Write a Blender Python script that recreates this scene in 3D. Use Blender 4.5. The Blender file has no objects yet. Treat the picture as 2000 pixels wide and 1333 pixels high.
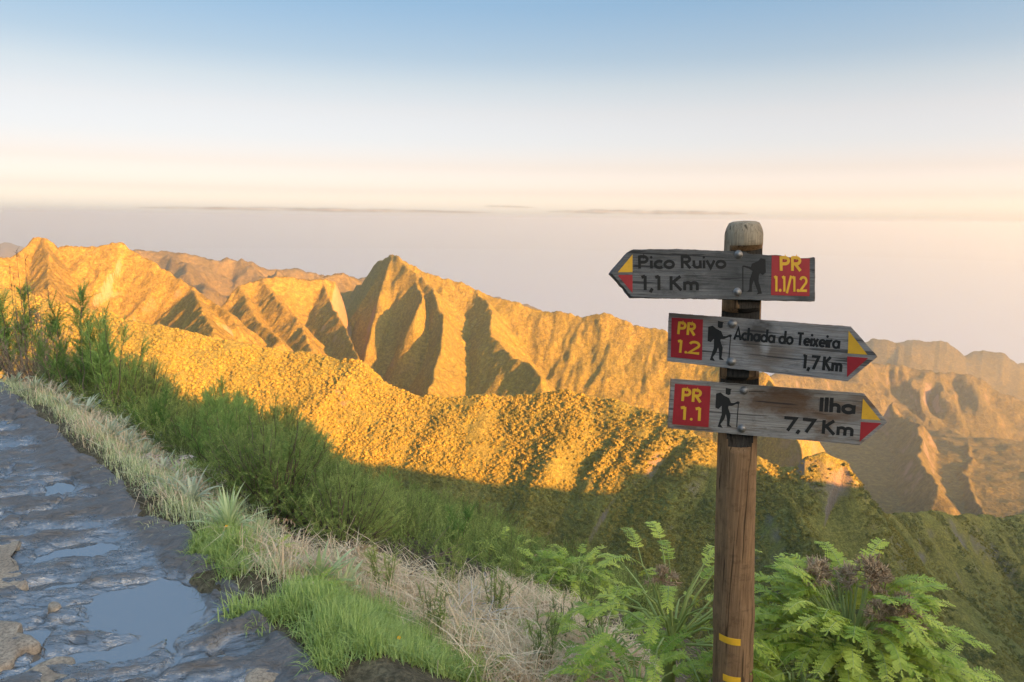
import bpy, math, random
import numpy as np
from mathutils import Vector, Matrix

SC = bpy.context.scene
COL = bpy.context.collection
R = math.radians
random.seed(7)
RNG = np.random.default_rng(11)

# ------------------------------------------------------------------ camera
FPX, CX, CY = 1400.0, 1000.0, 666.5          # focal length and centre in photo pixels
PITCH, ROLL = math.atan((666.5 - 428.0) / FPX), R(0.66)
FWD = np.array([0, math.cos(PITCH), -math.sin(PITCH)])
UP0 = np.array([0, math.sin(PITCH), math.cos(PITCH)])
RT0 = np.array([1.0, 0, 0])
RT = RT0 * math.cos(ROLL) + UP0 * math.sin(ROLL)
UPV = UP0 * math.cos(ROLL) - RT0 * math.sin(ROLL)
cam_data = bpy.data.cameras.new('camera')
cam = bpy.data.objects.new('camera', cam_data)
COL.objects.link(cam)
cam.matrix_world = Matrix(((RT[0], UPV[0], -FWD[0], 0), (RT[1], UPV[1], -FWD[1], 0),
                           (RT[2], UPV[2], -FWD[2], 0), (0, 0, 0, 1)))
cam_data.sensor_width = 36.0
cam_data.lens = FPX / 2000.0 * 36.0
cam_data.clip_start = 0.05
cam_data.clip_end = 200000.0
SC.camera = cam

# ------------------------------------------------------------------ light
SUN_AZ, SUN_EL = R(136), R(12)
SUN_DIR = np.array([math.sin(SUN_AZ) * math.cos(SUN_EL), math.cos(SUN_AZ) * math.cos(SUN_EL), math.sin(SUN_EL)])
world = bpy.data.worlds.new('World')
SC.world = world
world.use_nodes = True
wn, wl = world.node_tree.nodes, world.node_tree.links
sky = wn.new('ShaderNodeTexSky')
sky.sky_type = 'NISHITA'
sky.sun_disc = False
sky.sun_elevation, sky.sun_rotation = SUN_EL, SUN_AZ
sky.altitude = 1500
sky.air_density, sky.dust_density, sky.ozone_density = 1.0, 7.0, 1.0
# mild dusk tint by height above the horizon, the same all the way round
wg = wn.new('ShaderNodeNewGeometry')
wsep = wn.new('ShaderNodeSeparateXYZ')
wneg = wn.new('ShaderNodeMath'); wneg.operation = 'MULTIPLY'; wneg.inputs[1].default_value = -1.0
wl.new(wg.outputs['Incoming'], wsep.inputs[0])
wl.new(wsep.outputs['Z'], wneg.inputs[0])
SKY_TINT = [(0.0, (1.364, 1.235, 1.417)), (0.034, (0.705, 0.56, 0.636)), (0.068, (0.55, 0.403, 0.402)), (0.1, (0.511, 0.387, 0.371)), (0.138, (0.525, 0.38, 0.331)), (0.171, (0.482, 0.37, 0.315)), (0.204, (0.39, 0.338, 0.306)), (0.267, (0.311, 0.325, 0.321)), (0.35, (0.49, 0.49, 0.49)), (0.5, (0.68, 0.67, 0.63)), (0.71, (0.95, 0.93, 0.84)), (0.94, (1.22, 1.2, 1.08))]
wr = wn.new('ShaderNodeValToRGB')
cr = wr.color_ramp
cr.elements[0].position, cr.elements[1].position = 0.0, SKY_TINT[-1][0]
cr.elements[0].color = (*SKY_TINT[0][1], 1); cr.elements[1].color = (*SKY_TINT[-1][1], 1)
for p_, c_ in SKY_TINT[1:-1]:
    e_ = cr.elements.new(p_); e_.color = (*c_, 1)
wl.new(wneg.outputs[0], wr.inputs[0])
wm = wn.new('ShaderNodeMix'); wm.data_type = 'RGBA'; wm.blend_type = 'MULTIPLY'
wm.inputs[0].default_value = 1.0
wl.new(sky.outputs[0], wm.inputs[6]); wl.new(wr.outputs[0], wm.inputs[7])
# even out the brightening opposite the sun a little
wd = wn.new('ShaderNodeVectorMath'); wd.operation = 'DOT_PRODUCT'; wd.inputs[1].default_value = (-SUN_DIR).tolist()
wl.new(wg.outputs['Incoming'], wd.inputs[0])
wk = wn.new('ShaderNodeMapRange'); wk.clamp = True
for k_, v_ in enumerate((-1.0, -.1, .70, 1.16)): wk.inputs[1 + k_].default_value = v_
wl.new(wd.outputs['Value'], wk.inputs[0])
wf = wn.new('ShaderNodeVectorMath'); wf.operation = 'SCALE'
wl.new(wm.outputs[2], wf.inputs[0]); wl.new(wk.outputs[0], wf.inputs['Scale'])
wl.new(wf.outputs[0], wn['Background'].inputs[0])
wn['Background'].inputs[1].default_value = 0.05

sun_data = bpy.data.lights.new('sun', 'SUN')
sun_data.energy = 2.25
sun_data.angle = R(0.5)
sun_data.color = (1.0, .40, .095)
sun = bpy.data.objects.new('sun', sun_data)
COL.objects.link(sun)
sun.rotation_euler = Vector(SUN_DIR.tolist()).to_track_quat('Z', 'Y').to_euler()

SC.view_settings.view_transform = 'Standard'
SC.view_settings.look = 'None'
SC.view_settings.gamma = 1.0
SC.view_settings.use_curve_mapping = False
SC.view_settings.exposure = 3.8
SC.render.engine = 'CYCLES'
SC.cycles.max_bounces = 6
SC.cycles.diffuse_bounces = 3
SC.cycles.glossy_bounces = 3
SC.cycles.transmission_bounces = 3
SC.cycles.transparent_max_bounces = 8
SC.cycles.volume_bounces = 3
SC.cycles.use_denoising = True
SC.cycles.sample_clamp_indirect = 6.0

# ------------------------------------------------------------------ helpers
def ray(px, py):
    d = FWD + RT * ((px - CX) / FPX) - UPV * ((py - CY) / FPX)
    return d

def at(px, py, Y):
    d = ray(px, py)
    return d * (Y / d[1])

def at_z(px, py, z):
    d = ray(px, py)
    return d * (z / d[2])

def tag(o, label=None, cat=None, group=None, kind=None):
    if label: o['label'] = label
    if cat: o['category'] = cat
    if group: o['group'] = group
    if kind: o['kind'] = kind
    return o

def new_mesh(name, verts, faces, mats=(), smooth=False, mat_idx=None):
    me = bpy.data.meshes.new(name)
    verts = np.asarray(verts, dtype=np.float32)
    if isinstance(faces, np.ndarray):
        n, k = faces.shape
        me.vertices.add(len(verts)); me.vertices.foreach_set('co', verts.ravel())
        me.loops.add(n * k); me.loops.foreach_set('vertex_index', faces.astype(np.int32).ravel())
        me.polygons.add(n)
        me.polygons.foreach_set('loop_start', np.arange(0, n * k, k, dtype=np.int32))
        me.polygons.foreach_set('loop_total', np.full(n, k, dtype=np.int32))
        me.update(calc_edges=True)
    else:
        me.from_pydata(verts.tolist(), [], [list(map(int, f)) for f in faces])
        me.update()
    for m in mats: me.materials.append(m)
    if mat_idx is not None:
        me.polygons.foreach_set('material_index', np.asarray(mat_idx, dtype=np.int32))
    if smooth:
        me.polygons.foreach_set('use_smooth', np.ones(len(me.polygons), dtype=bool))
    return me

def obj(name, me, parent=None, loc=None, rot=None, scale=None):
    o = bpy.data.objects.new(name, me)
    COL.objects.link(o)
    if parent is not None: o.parent = parent
    if loc is not None: o.location = loc
    if rot is not None: o.rotation_euler = rot
    if scale is not None: o.scale = (scale,) * 3 if isinstance(scale, (int, float)) else scale
    return o

def set_attr(me, name, vals):
    a = me.attributes.new(name, 'FLOAT', 'POINT')
    a.data.foreach_set('value', np.asarray(vals, dtype=np.float32))

def sstep(a, b, x):
    t = np.clip((x - a) / (b - a), 0, 1)
    return t * t * (3 - 2 * t)

_perm = np.random.default_rng(5).permutation(512).astype(np.int64)
_grad = np.stack([np.cos(np.arange(512) * 2.399963), np.sin(np.arange(512) * 2.399963)], 1).astype(np.float32)
def perlin(x, y, seed=0):
    x = np.asarray(x, dtype=np.float32) + seed * 17.31; y = np.asarray(y, dtype=np.float32) - seed * 9.73
    xi, yi = np.floor(x).astype(np.int64), np.floor(y).astype(np.int64)
    xf, yf = x - xi, y - yi
    def g(ix, iy, dx, dy):
        h = _perm[(_perm[ix & 511] + iy) & 511]
        gr = _grad[h]
        return gr[..., 0] * dx + gr[..., 1] * dy
    u = xf * xf * xf * (xf * (xf * 6 - 15) + 10); v = yf * yf * yf * (yf * (yf * 6 - 15) + 10)
    a = g(xi, yi, xf, yf); b = g(xi + 1, yi, xf - 1, yf)
    c = g(xi, yi + 1, xf, yf - 1); d = g(xi + 1, yi + 1, xf - 1, yf - 1)
    return (a + u * (b - a)) * (1 - v) + (c + u * (d - c)) * v

def fbm(x, y, octv=4, seed=0, gain=.5, lac=2.03):
    s, a = 0, 1.0
    for i in range(octv):
        s = s + a * perlin(x, y, seed + i * 3); x = x * lac; y = y * lac; a *= gain
    return s

# ------------------------------------------------------------------ materials
class NT:
    def __init__(self, name):
        self.m = bpy.data.materials.new(name); self.m.use_nodes = True
        self.n = self.m.node_tree.nodes; self.l = self.m.node_tree.links
        self.bsdf = self.n['Principled BSDF']; self.out = self.n['Material Output']
    def node(self, t, **kw):
        nd = self.n.new(t)
        for k, v in kw.items(): setattr(nd, k, v)
        return nd
    def link(self, a, b): self.l.new(a, b)
    def set(self, sock, v):
        if v is None: return
        if isinstance(v, bpy.types.NodeSocket): self.l.new(v, sock)
        elif isinstance(v, tuple) and len(v) == 3 and sock.type == 'RGBA': sock.default_value = (*v, 1)
        else: sock.default_value = v
    def coord(self, kind='Object', scale=(1, 1, 1), rot=(0, 0, 0)):
        tc = self.node('ShaderNodeTexCoord'); mp = self.node('ShaderNodeMapping')
        mp.inputs['Scale'].default_value = scale; mp.inputs['Rotation'].default_value = rot
        self.link(tc.outputs[kind], mp.inputs[0]); return mp.outputs[0]
    def noise(self, vec, scale, detail=4, rough=.55, dist=0.0):
        nd = self.node('ShaderNodeTexNoise')
        if vec is not None: self.link(vec, nd.inputs['Vector'])
        nd.inputs['Scale'].default_value = scale; nd.inputs['Detail'].default_value = detail
        nd.inputs['Roughness'].default_value = rough; nd.inputs['Distortion'].default_value = dist
        return nd.outputs[0]
    def ramp(self, fac, stops):
        nd = self.node('ShaderNodeValToRGB'); e = nd.color_ramp.elements
        e[0].position = stops[0][0]; e[1].position = stops[-1][0]
        def col(c): return (*c, 1) if isinstance(c, tuple) else (c, c, c, 1)
        e[0].color = col(stops[0][1]); e[1].color = col(stops[-1][1])
        for p, c in stops[1:-1]: e.new(p).color = col(c)
        self.link(fac, nd.inputs[0]); return nd.outputs[0]
    def mix(self, fac, a, b, mode='MIX'):
        nd = self.node('ShaderNodeMix', data_type='RGBA', blend_type=mode)
        self.set(nd.inputs[0], fac); self.set(nd.inputs[6], a); self.set(nd.inputs[7], b)
        return nd.outputs[2]
    def math(self, op, a, b=0.0, clamp=False):
        nd = self.node('ShaderNodeMath', operation=op, use_clamp=clamp)
        self.set(nd.inputs[0], a); self.set(nd.inputs[1], b); return nd.outputs[0]
    def attr(self, name):
        nd = self.node('ShaderNodeAttribute'); nd.attribute_name = name; return nd.outputs['Fac']
    def bump(self, h, strength=.5, dist=.02, normal=None):
        nd = self.node('ShaderNodeBump'); nd.inputs['Strength'].default_value = strength
        nd.inputs['Distance'].default_value = dist; self.link(h, nd.inputs['Height'])
        if normal is not None: self.link(normal, nd.inputs['Normal'])
        return nd.outputs[0]
    def base(self, color, rough=.8, spec=.3, normal=None):
        b = self.bsdf
        self.set(b.inputs['Base Color'], color); self.set(b.inputs['Roughness'], rough)
        if not b.inputs['Specular IOR Level'].is_linked: b.inputs['Specular IOR Level'].default_value = spec
        if normal is not None: self.link(normal, b.inputs['Normal'])
        return self.m

def terrain_mat(name, veg_a, veg_b, rock, rock_lo=.62, rock_hi=.8, grain=.25, bumpd=1.2):
    t = NT(name)
    pos = t.node('ShaderNodeNewGeometry')
    P = pos.outputs['Position']
    sep = t.node('ShaderNodeSeparateXYZ'); t.link(pos.outputs['Normal'], sep.inputs[0])
    n1 = t.noise(P, .012, 4, .6); n2 = t.noise(P, grain, 5, .7); n3 = t.noise(P, .045, 4, .6)
    veg = t.mix(t.ramp(n1, [(.35, 0.0), (.65, 1.0)]), veg_a, veg_b)
    n4 = t.noise(P, grain * 2.2, 4, .75)
    veg = t.mix(t.ramp(n2, [(.38, .75), (.62, 0.0)]), veg, tuple(c * .40 for c in veg_a))
    veg = t.mix(t.ramp(n4, [(.40, .6), (.55, 0.0)]), veg, tuple(c * .35 for c in veg_a))
    rk = t.mix(n2, rock, tuple(c * .45 for c in rock))
    up = t.math('ADD', sep.outputs['Z'], t.math('MULTIPLY', t.math('SUBTRACT', n3, .5), .35))
    col = t.mix(t.ramp(up, [(rock_lo - .14, 1.0), (rock_lo, 0.0)]), veg, rk)
    nrm = t.bump(n4, .9, bumpd * .8, t.bump(n2, 1.0, bumpd * 1.6))
    return t.base(col, .95, .05, nrm)

# ------------------------------------------------------------------ far terrain
# crest lines: (photo x, photo y, distance ahead in metres), turned into real positions
G_OWN, G_NEAR, G_LEFT, G_PEAK, G_FAR, G_RIGHT, G_HAZE = range(7)
RIDGES = []
def ridge(grp, pts, slope, amp=0.0, lam=120.0, slope2=None, near=None, beg=0.0, end=0.0):
    P = np.array([at(*p) for p in pts]) if near is None else np.array(pts, dtype=float)
    RIDGES.append((grp, P, slope, slope2 or slope, amp, lam, (beg, end), len(RIDGES)))

# tree-covered spur in front (lit) with its shaded foot and the knob on its right end
ridge(G_NEAR, [(-260, 500, 930), (-60, 548, 920), (60, 578, 900), (150, 600, 860), (330, 642, 800), (450, 668, 780), (560, 684, 765), (640, 692, 745), (700, 705, 725), (716, 722, 718)], .72, 7, 90, end=1.6)
ridge(G_NEAR, [(716, 728, 716), (745, 750, 705), (820, 766, 690), (900, 771, 680), (1000, 768, 668), (1100, 768, 650), (1200, 782, 622), (1300, 805, 592), (1360, 846, 566), (1420, 872, 552), (1480, 893, 540), (1520, 912, 530), (1552, 918, 522)], .74, 12, 85)
ridge(G_NEAR, [(1552, 916, 522), (1572, 894, 520), (1612, 885, 518), (1650, 899, 514), (1668, 930, 505)], 1.25, 3, 40)
ridge(G_NEAR, [(1655, 940, 512), (1690, 985, 520), (1722, 1003, 545), (1760, 1000, 590), (1830, 996, 640), (1920, 1006, 680), (2010, 1010, 720), (2150, 1020, 760)], .74, 30, 75)
ridge(G_NEAR, [(1480, 893, 540), (1540, 985, 490), (1620, 1090, 440), (1700, 1200, 400)], .82, 14, 50)
# left block with the pale cliffs
ridge(G_LEFT, [(-320, 470, 1250), (-150, 500, 1270), (-40, 512, 1290), (20, 500, 1330), (50, 484, 1370), (72, 464, 1400), (90, 462, 1404), (106, 470, 1405), (114, 482, 1405), (150, 484, 1408), (190, 482, 1412), (215, 475, 1420), (238, 475, 1420), (250, 488, 1420), (292, 510, 1405), (330, 532, 1385), (372, 562, 1350), (420, 592, 1290), (450, 620, 1240), (472, 652, 1200)], .95, 20, 120)
ridge(G_LEFT, [(90, 463, 1404), (98, 520, 1290), (90, 560, 1180), (60, 580, 1100)], 1.1, 14, 70)
ridge(G_LEFT, [(372, 562, 1350), (392, 588, 1230), (400, 610, 1150), (420, 650, 1030)], 1.0, 12, 60)
# block between the left one and the peak
ridge(G_LEFT, [(452, 618, 1520), (446, 596, 1540), (441, 588, 1550), (452, 572, 1570), (462, 562, 1585), (510, 545, 1625), (570, 545, 1660), (640, 546, 1700), (655, 552, 1700)], .95, 9, 110, end=5.0)
ridge(G_LEFT, [(510, 545, 1625), (540, 590, 1500), (590, 640, 1390), (605, 690, 1270)], 1.05, 10, 70)
ridge(G_LEFT, [(466, 562, 1585), (490, 610, 1440), (525, 650, 1310), (540, 670, 1240)], 1.05, 10, 70)
ridge(G_LEFT, [(632, 547, 1700), (645, 585, 1600), (672, 640, 1430), (698, 690, 1280), (712, 735, 1180)], 1.0, 7, 70, 7.0)
# the peak and its long crest falling away to the right
ridge(G_PEAK, [(660, 582, 2700), (700, 556, 2400), (716, 543, 2260), (731, 530, 2110), (734, 519, 2050), (748, 508, 1930), (765, 499, 1800)], 1.5, 6, 60, .9, end=6.0)
ridge(G_PEAK, [(765, 499, 1800), (800, 519, 1795), (850, 540, 1775), (876, 545, 1760), (897, 550, 1750), (930, 566, 1730), (1000, 589, 1690), (1060, 606, 1660), (1130, 618, 1620), (1192, 617, 1590), (1232, 633, 1560), (1292, 646, 1530), (1400, 690, 1450), (1450, 714, 1400), (1500, 736, 1350)], .86, 13, 105, beg=3.0, end=3.0)
ridge(G_PEAK, [(1500, 736, 1350), (1540, 792, 1280), (1562, 868, 1220), (1572, 930, 1170)], 2.4, 6, 60, end=1.0)
ridge(G_PEAK, [(930, 566, 1730), (962, 610, 1600), (965, 655, 1470), (1005, 700, 1340), (1040, 718, 1280), (1060, 742, 1240), (1066, 790, 1190)], 1.0, 8, 60)
ridge(G_PEAK, [(765, 499, 1800), (800, 522, 1730), (845, 562, 1640), (868, 620, 1520), (858, 690, 1390), (838, 760, 1270)], 1.75, 9, 80, .95)
ridge(G_PEAK, [(812, 548, 1690), (824, 580, 1610), (816, 608, 1550)], 1.9, 4, 50)
# hazy plateau behind on the left, and faint tops further off
ridge(G_FAR, [(-200, 560, 3300), (100, 500, 3450), (250, 486, 3600), (330, 488, 3650), (400, 497, 3700), (470, 512, 3780), (560, 526, 3850), (640, 533, 3900), (712, 546, 4000), (800, 590, 4100)], .75, 70, 330)
ridge(G_FAR, [(470, 512, 3780), (540, 530, 3500), (500, 570, 3150), (470, 610, 2900)], .95, 30, 170)
ridge(G_FAR, [(330, 488, 3650), (380, 540, 3200), (400, 580, 2900)], .9, 30, 170)
ridge(G_FAR, [(610, 545, 2900), (640, 533, 2960), (680, 537, 3000), (740, 560, 3050)], .7, 10, 90)
ridge(G_HAZE, [(930, 580, 6000), (975, 577, 6000), (1010, 584, 6000), (1055, 604, 6000), (1110, 640, 6000)], .5, 30, 300)
ridge(G_HAZE, [(-260, 490, 9500), (-60, 478, 9500), (10, 473, 9500), (45, 478, 9500), (90, 500, 9500)], .45, 60, 500)
# mountains on the right
ridge(G_RIGHT, [(1560, 800, 4700), (1640, 720, 4900), (1700, 667, 5000), (1732, 654, 5000), (1772, 650, 5000), (1830, 664, 5000), (1872, 678, 5000), (1932, 684, 5000), (2000, 697, 5000), (2150, 720, 5000), (2400, 790, 5000)], .62, 22, 330)
ridge(G_RIGHT, [(1420, 770, 2800), (1500, 733, 2900), (1580, 722, 3100), (1650, 708, 3250), (1700, 699, 3300), (1760, 704, 3300), (1800, 714, 3280), (1870, 725, 3250), (1950, 760, 3200), (2040, 790, 3150), (2200, 840, 3100)], .60, 60, 190)
ridge(G_RIGHT, [(1740, 790, 2650), (1790, 833, 2330), (1803, 905, 1950), (1840, 950, 1750)], 1.3, 22, 110)
ridge(G_RIGHT, [(1900, 870, 2400), (1890, 950, 1950), (1925, 1010, 1700)], 1.3, 20, 110)

def smax(a, b, k):
    h = np.clip(.5 + .5 * (a - b) / k, 0, 1)
    return b + (a - b) * h + k * h * (1 - h)

def unit2(v): return v / math.hypot(*v)

def ridge_height(x, y, rd, floor=-4000.0):
    grp, P, sl, sl2, amp, lam, foot, sid = rd
    best = np.full(x.shape, 1e12, dtype=np.float64); zz = np.zeros_like(best); tt = np.zeros_like(best); sd = np.ones_like(best)
    L0 = 0.0
    for a, b in zip(P[:-1], P[1:]):
        ab = b[:2] - a[:2]; L = math.hypot(*ab)
        t = np.clip(((x - a[0]) * ab[0] + (y - a[1]) * ab[1]) / (L * L), 0, 1)
        dx, dy = x - a[0] - t * ab[0], y - a[1] - t * ab[1]
        d2 = dx * dx + dy * dy
        m = d2 < best
        best = np.where(m, d2, best); zz = np.where(m, a[2] + t * (b[2] - a[2]), zz); tt = np.where(m, L0 + t * L, tt)
        sd = np.where(m, np.sign(dx * ab[1] - dy * ab[0]), sd)
        L0 += L
    d = np.sqrt(best)
    k = np.where(sd > 0, sl, sl2)
    for q, f in enumerate(foot or ()):        # crest breaks off steeply beyond its first or last point
        if not f: continue
        e, e2 = (P[0][:2], P[1][:2]) if q == 0 else (P[-1][:2], P[-2][:2]); v = unit2(e - e2)
        over = ((x - e[0]) * v[0] + (y - e[1]) * v[1]) / np.maximum(d, 1e-3)
        k = k * (1 + f * np.clip(over, 0, 1) * ((tt <= .01) if q == 0 else (tt >= L0 - .01)))
    h = zz - k * d
    if amp:
        w = sstep(0, lam * .9, d)
        warp = fbm(x / (lam * 1.6), y / (lam * 1.6), 2, sid) * lam * .45
        g = np.abs(perlin((tt + warp) / lam * 1.1, d / (lam * 4) + sd * 7.7, sid + 1)) * 2.2
        g2 = np.abs(perlin((tt + warp * .6) / lam * 3.1, d / (lam * 1.6) + sd * 3.1, sid + 2)) * 2.2
        md = .35 + 1.1 * sstep(-.25, .45, fbm(x / (lam * 3.2), y / (lam * 3.2), 2, sid + 60))
        amp = amp * md
        h = h + w * amp * (g - .75) + sstep(0, lam * .4, d) * amp * .42 * (g2 - .75)
    return h

def far_height(x, y, detail=True, want_group=False):
    shp = x.shape
    h = np.full(shp, -760.0) - sstep(2500, 8000, np.hypot(x, y)) * 1300
    r0 = np.hypot(x, y)
    wa = sstep(800, 1500, r0) * 14 + sstep(1900, 3000, r0) * 30
    x, y = x + wa * fbm(x / 150, y / 150, 3, 71), y + wa * fbm(x / 150, y / 150, 3, 72)
    gid = np.full(shp, G_NEAR); top = np.full(shp, -1e9)
    for rd in RIDGES:
        P = rd[1]; zmax = P[:, 2].max()
        reach = (zmax + 1000) / min(rd[2], rd[3]) + 80
        m = (x > P[:, 0].min() - reach) & (x < P[:, 0].max() + reach) & (y > P[:, 1].min() - reach) & (y < P[:, 1].max() + reach)
        if not m.any(): continue
        hr = ridge_height(x[m], y[m], rd)
        gt = hr > top[m]
        gm = gid[m]; gm[gt] = rd[0]; gid[m] = gm
        tm = top[m]; tm[gt] = hr[gt]; top[m] = tm
        h[m] = smax(h[m], hr, 7.0)
    if detail:
        r = np.hypot(x, y)
        f = sstep(150, 700, r)
        h = h + f * (fbm(x / 70, y / 70, 3, 41) * 7 + fbm(x / 17, y / 17, 3, 42) * 2.4)
        h = h + sstep(850, 1000, r) * (1 - sstep(2000, 2400, r)) * (fbm(x / 10, y / 10, 2, 44) * 1.7 + np.abs(fbm(x / 45, y / 45, 3, 45)) * 7)
        f2 = sstep(2200, 3600, r)
        h = h + f2 * fbm(x / 260, y / 260, 5, 43) * (60 - 38 * sstep(4300, 4800, r))
    return (h, gid) if want_group else h

def march(px, py, y0, y1, n=3000, fn=None):
    """where the line of sight through a photo pixel first meets the far terrain"""
    d = ray(px, py); d = d / d[1]
    Y = np.linspace(y0, y1, n)
    h = (fn or (lambda a, b: far_height(a, b, False)))(d[0] * Y, Y)
    hit = np.nonzero(h > d[2] * Y)[0]
    return None if len(hit) == 0 else d * Y[hit[0]]

# our own mountain: near slope below the path plus the crest that runs off to the right and keeps the foreground in shade
EDGE_N = np.array([.712, .702]); EDGE_D = 1.04
def edge_s(x, y):
    return x * EDGE_N[0] + y * EDGE_N[1] - EDGE_D

def own_height(x, y):
    s = edge_s(x, y)
    r = np.hypot(x, np.maximum(y, 0))
    s2 = s + .30 * np.maximum(0, r - 7.5) * (y > 0)
    dn = .52 * np.maximum(s2 - .25, 0) + .30 * np.maximum(s2 - 4.0, 0) + .35 * np.maximum(s2 - 9, 0)
    dn = dn + .30 * np.maximum(0, x - 1.0 - .15 * y) * sstep(0, 1.5, s)
    upl = .25 * np.maximum(-s - 2.6, 0)
    upl = 7 * (1 - np.exp(-upl / 7))
    return -1.6 - dn + upl

LDIR = np.array([math.sin(R(62)), math.cos(R(62))]); L0P = np.array([104.0, -60.0])
BOUND = [(752, 908), (850, 917), (960, 946), (1060, 950), (1160, 948), (1200, 914), (1270, 918), (1340, 905)]
PU = np.array([-SUN_DIR[1], SUN_DIR[0]]); PU = PU / np.hypot(*PU)
SH = SUN_DIR[:2] / np.hypot(*SUN_DIR[:2])
cr_pts = []
for px, py in BOUND:
    P = march(px, py, 380, 760)
    if P is None: continue
    A = np.array([[SH[0], -LDIR[0]], [SH[1], -LDIR[1]]])
    t, d = np.linalg.solve(A, L0P - P[:2])
    cr_pts.append((d, P[2] + 1.0 + t * math.tan(SUN_EL)))
for px, py, Y in [(1760, 1000, 590), (1830, 996, 640), (1920, 1006, 680), (2010, 1010, 720)]:
    P = at(px, py, Y)
    t, d = np.linalg.solve(np.array([[SH[0], -LDIR[0]], [SH[1], -LDIR[1]]]), L0P - P[:2])
    cr_pts.append((d, P[2] + 16.0 + t * math.tan(SUN_EL)))
cr_pts.sort()
d_last, z_last = cr_pts[-1]
crest = [(-260, 34), (-120, 30), (-60, 30), (0, 30)] + [(cr_pts[0][0] * k, 30 + (cr_pts[0][1] - 30) * k ** 1.1) for k in (.3, .6, .85)] + cr_pts + [(d_last + 120, z_last - 20), (d_last + 260, z_last - 90), (d_last + 500, z_last - 400)]
CREST = np.array([(L0P[0] + LDIR[0] * d, L0P[1] + LDIR[1] * d, z) for d, z in crest])
OWN_RIDGE = (G_OWN, CREST, .8, .8, 6.0, 60.0, 0, 99)

def total_height(x, y, want_group=False):
    hf, gid = far_height(x, y, True, True)
    ho = own_height(x, y)
    r = np.hypot(x, y)
    hl = ridge_height(x, y, OWN_RIDGE)
    hl = np.where(r > 60, hl, hl - (60 - r) * 1.0)
    ho = np.where(r > 40, smax(ho, hl, 4.0), ho)
    ho = ho + sstep(15, 60, r) * (fbm(x / 22, y / 22, 3, 51) * 2.5)
    own = ho > hf
    h = np.where(r > 120, smax(hf, ho, 5.0), np.maximum(ho, hf))
    gid = np.where(own, G_OWN, gid)
    return (h, gid) if want_group else h

def polar_terrain():
    fine = np.linspace(-48, 48, 860); coarse = np.linspace(48, 312, 150)[1:-1]
    th = np.radians(np.concatenate([fine, coarse])); nt = len(th)
    rr = np.concatenate([np.geomspace(9, 300, 70)[:-1], np.linspace(300, 420, 50)[:-1], np.linspace(420, 900, 300)[:-1], np.geomspace(900, 2000, 260)[:-1], np.geomspace(2000, 5400, 170)[:-1], np.geomspace(5400, 13000, 24)])
    nr = len(rr)
    T, Rr = np.meshgrid(th, rr)
    X, Y = Rr * np.sin(T), Rr * np.cos(T)
    H, gid = total_height(X, Y, True)
    # keep the near rim of this sheet under the finely modelled hillside
    H = H - (1 - sstep(10, 16, Rr)) * .8
    V = np.stack([X, Y, H], -1).reshape(-1, 3)
    i = np.arange(nr - 1)[:, None] * nt; j = np.arange(nt)[None, :]; j2 = (j + 1) % nt
    F = np.stack([i + j, i + j2, i + nt + j2, i + nt + j], -1).reshape(-1, 4)
    G = gid.reshape(-1)[F[:, 0]]
    return V, F[:, ::-1], G

veg_dark, veg_ochre = (.085, .090, .022), (.190, .155, .040)
M_hill = terrain_mat('hill_scrub', (.225, .225, .056), (.31, .25, .058), (.26, .22, .17), .60, .7, .35, .8)
M_left = terrain_mat('cliff_scrub', (.235, .185, .040), (.30, .225, .050), (.33, .255, .15), .52, .66, .12, 1.8)
M_peak = terrain_mat('mountain_scrub', (.215, .185, .038), (.28, .215, .044), (.26, .205, .13), .38, .50, .14, 1.6)
M_farm = terrain_mat('far_scrub', (.16, .135, .05), (.20, .16, .055), (.30, .25, .19), .45, .6, .05, 4.0)
M_right = terrain_mat('dimmed_far_scrub', (.125, .115, .042), (.18, .15, .050), (.26, .21, .16), .55, .68, .05, 6.0)  # weak light on these mountains is put into the darker scrub colour
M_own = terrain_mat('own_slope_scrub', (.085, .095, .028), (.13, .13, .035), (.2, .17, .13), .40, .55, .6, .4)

TV, TF, TG = polar_terrain()
for gids, name, mat, label in [
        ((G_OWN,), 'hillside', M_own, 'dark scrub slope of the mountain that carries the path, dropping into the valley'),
        ((G_NEAR,), 'hill', M_hill, 'scrub-covered spur in the middle of the valley, upper half in golden sunlight, foot in shade'),
        ((G_LEFT,), 'mountain', M_left, 'golden lit mountain block with pale cliffs to the left of the pointed peak'),
        ((G_PEAK,), 'mountain', M_peak, 'pointed peak with dark shaded face and a long crest falling behind the signpost'),
        ((G_FAR,), 'mountain', M_farm, 'hazy flat-topped ridge behind the golden mountain block'),
        ((G_RIGHT,), 'mountain', M_right, 'hazy blue mountains with orange lit tops beyond the tips of the lower signs'),
        ((G_HAZE,), 'mountain', M_farm, 'faint grey hilltops almost lost in the haze')]:
    m = np.isin(TG, gids)
    if not m.any(): continue
    f = TF[m]
    used, inv = np.unique(f, return_inverse=True)
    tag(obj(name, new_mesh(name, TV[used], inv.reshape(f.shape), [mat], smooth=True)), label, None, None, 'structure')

# sea far below, out to the haze
M = NT('sea_water')
M_sea = M.base((.35, .45, .55), .6, .3, M.bump(M.noise(M.coord('Object', (.004, .004, .004)), 3.0, 4), .15, 20))
ang = np.linspace(0, 2 * math.pi, 97)[:-1]
sv = [(0, 0, -1650)] + [(r * math.sin(a), r * math.cos(a), -1650) for r in (8000, 40000) for a in ang]
sf = [(0, 1 + (k + 1) % 96, 1 + k) for k in range(96)] + [(1 + k, 1 + (k + 1) % 96, 97 + (k + 1) % 96, 97 + k) for k in range(96)]
tag(obj('sea', new_mesh('sea', sv, sf, [M_sea])), 'pale hazy sea far below the mountains, fading into the horizon', None, None, 'structure')

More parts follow.
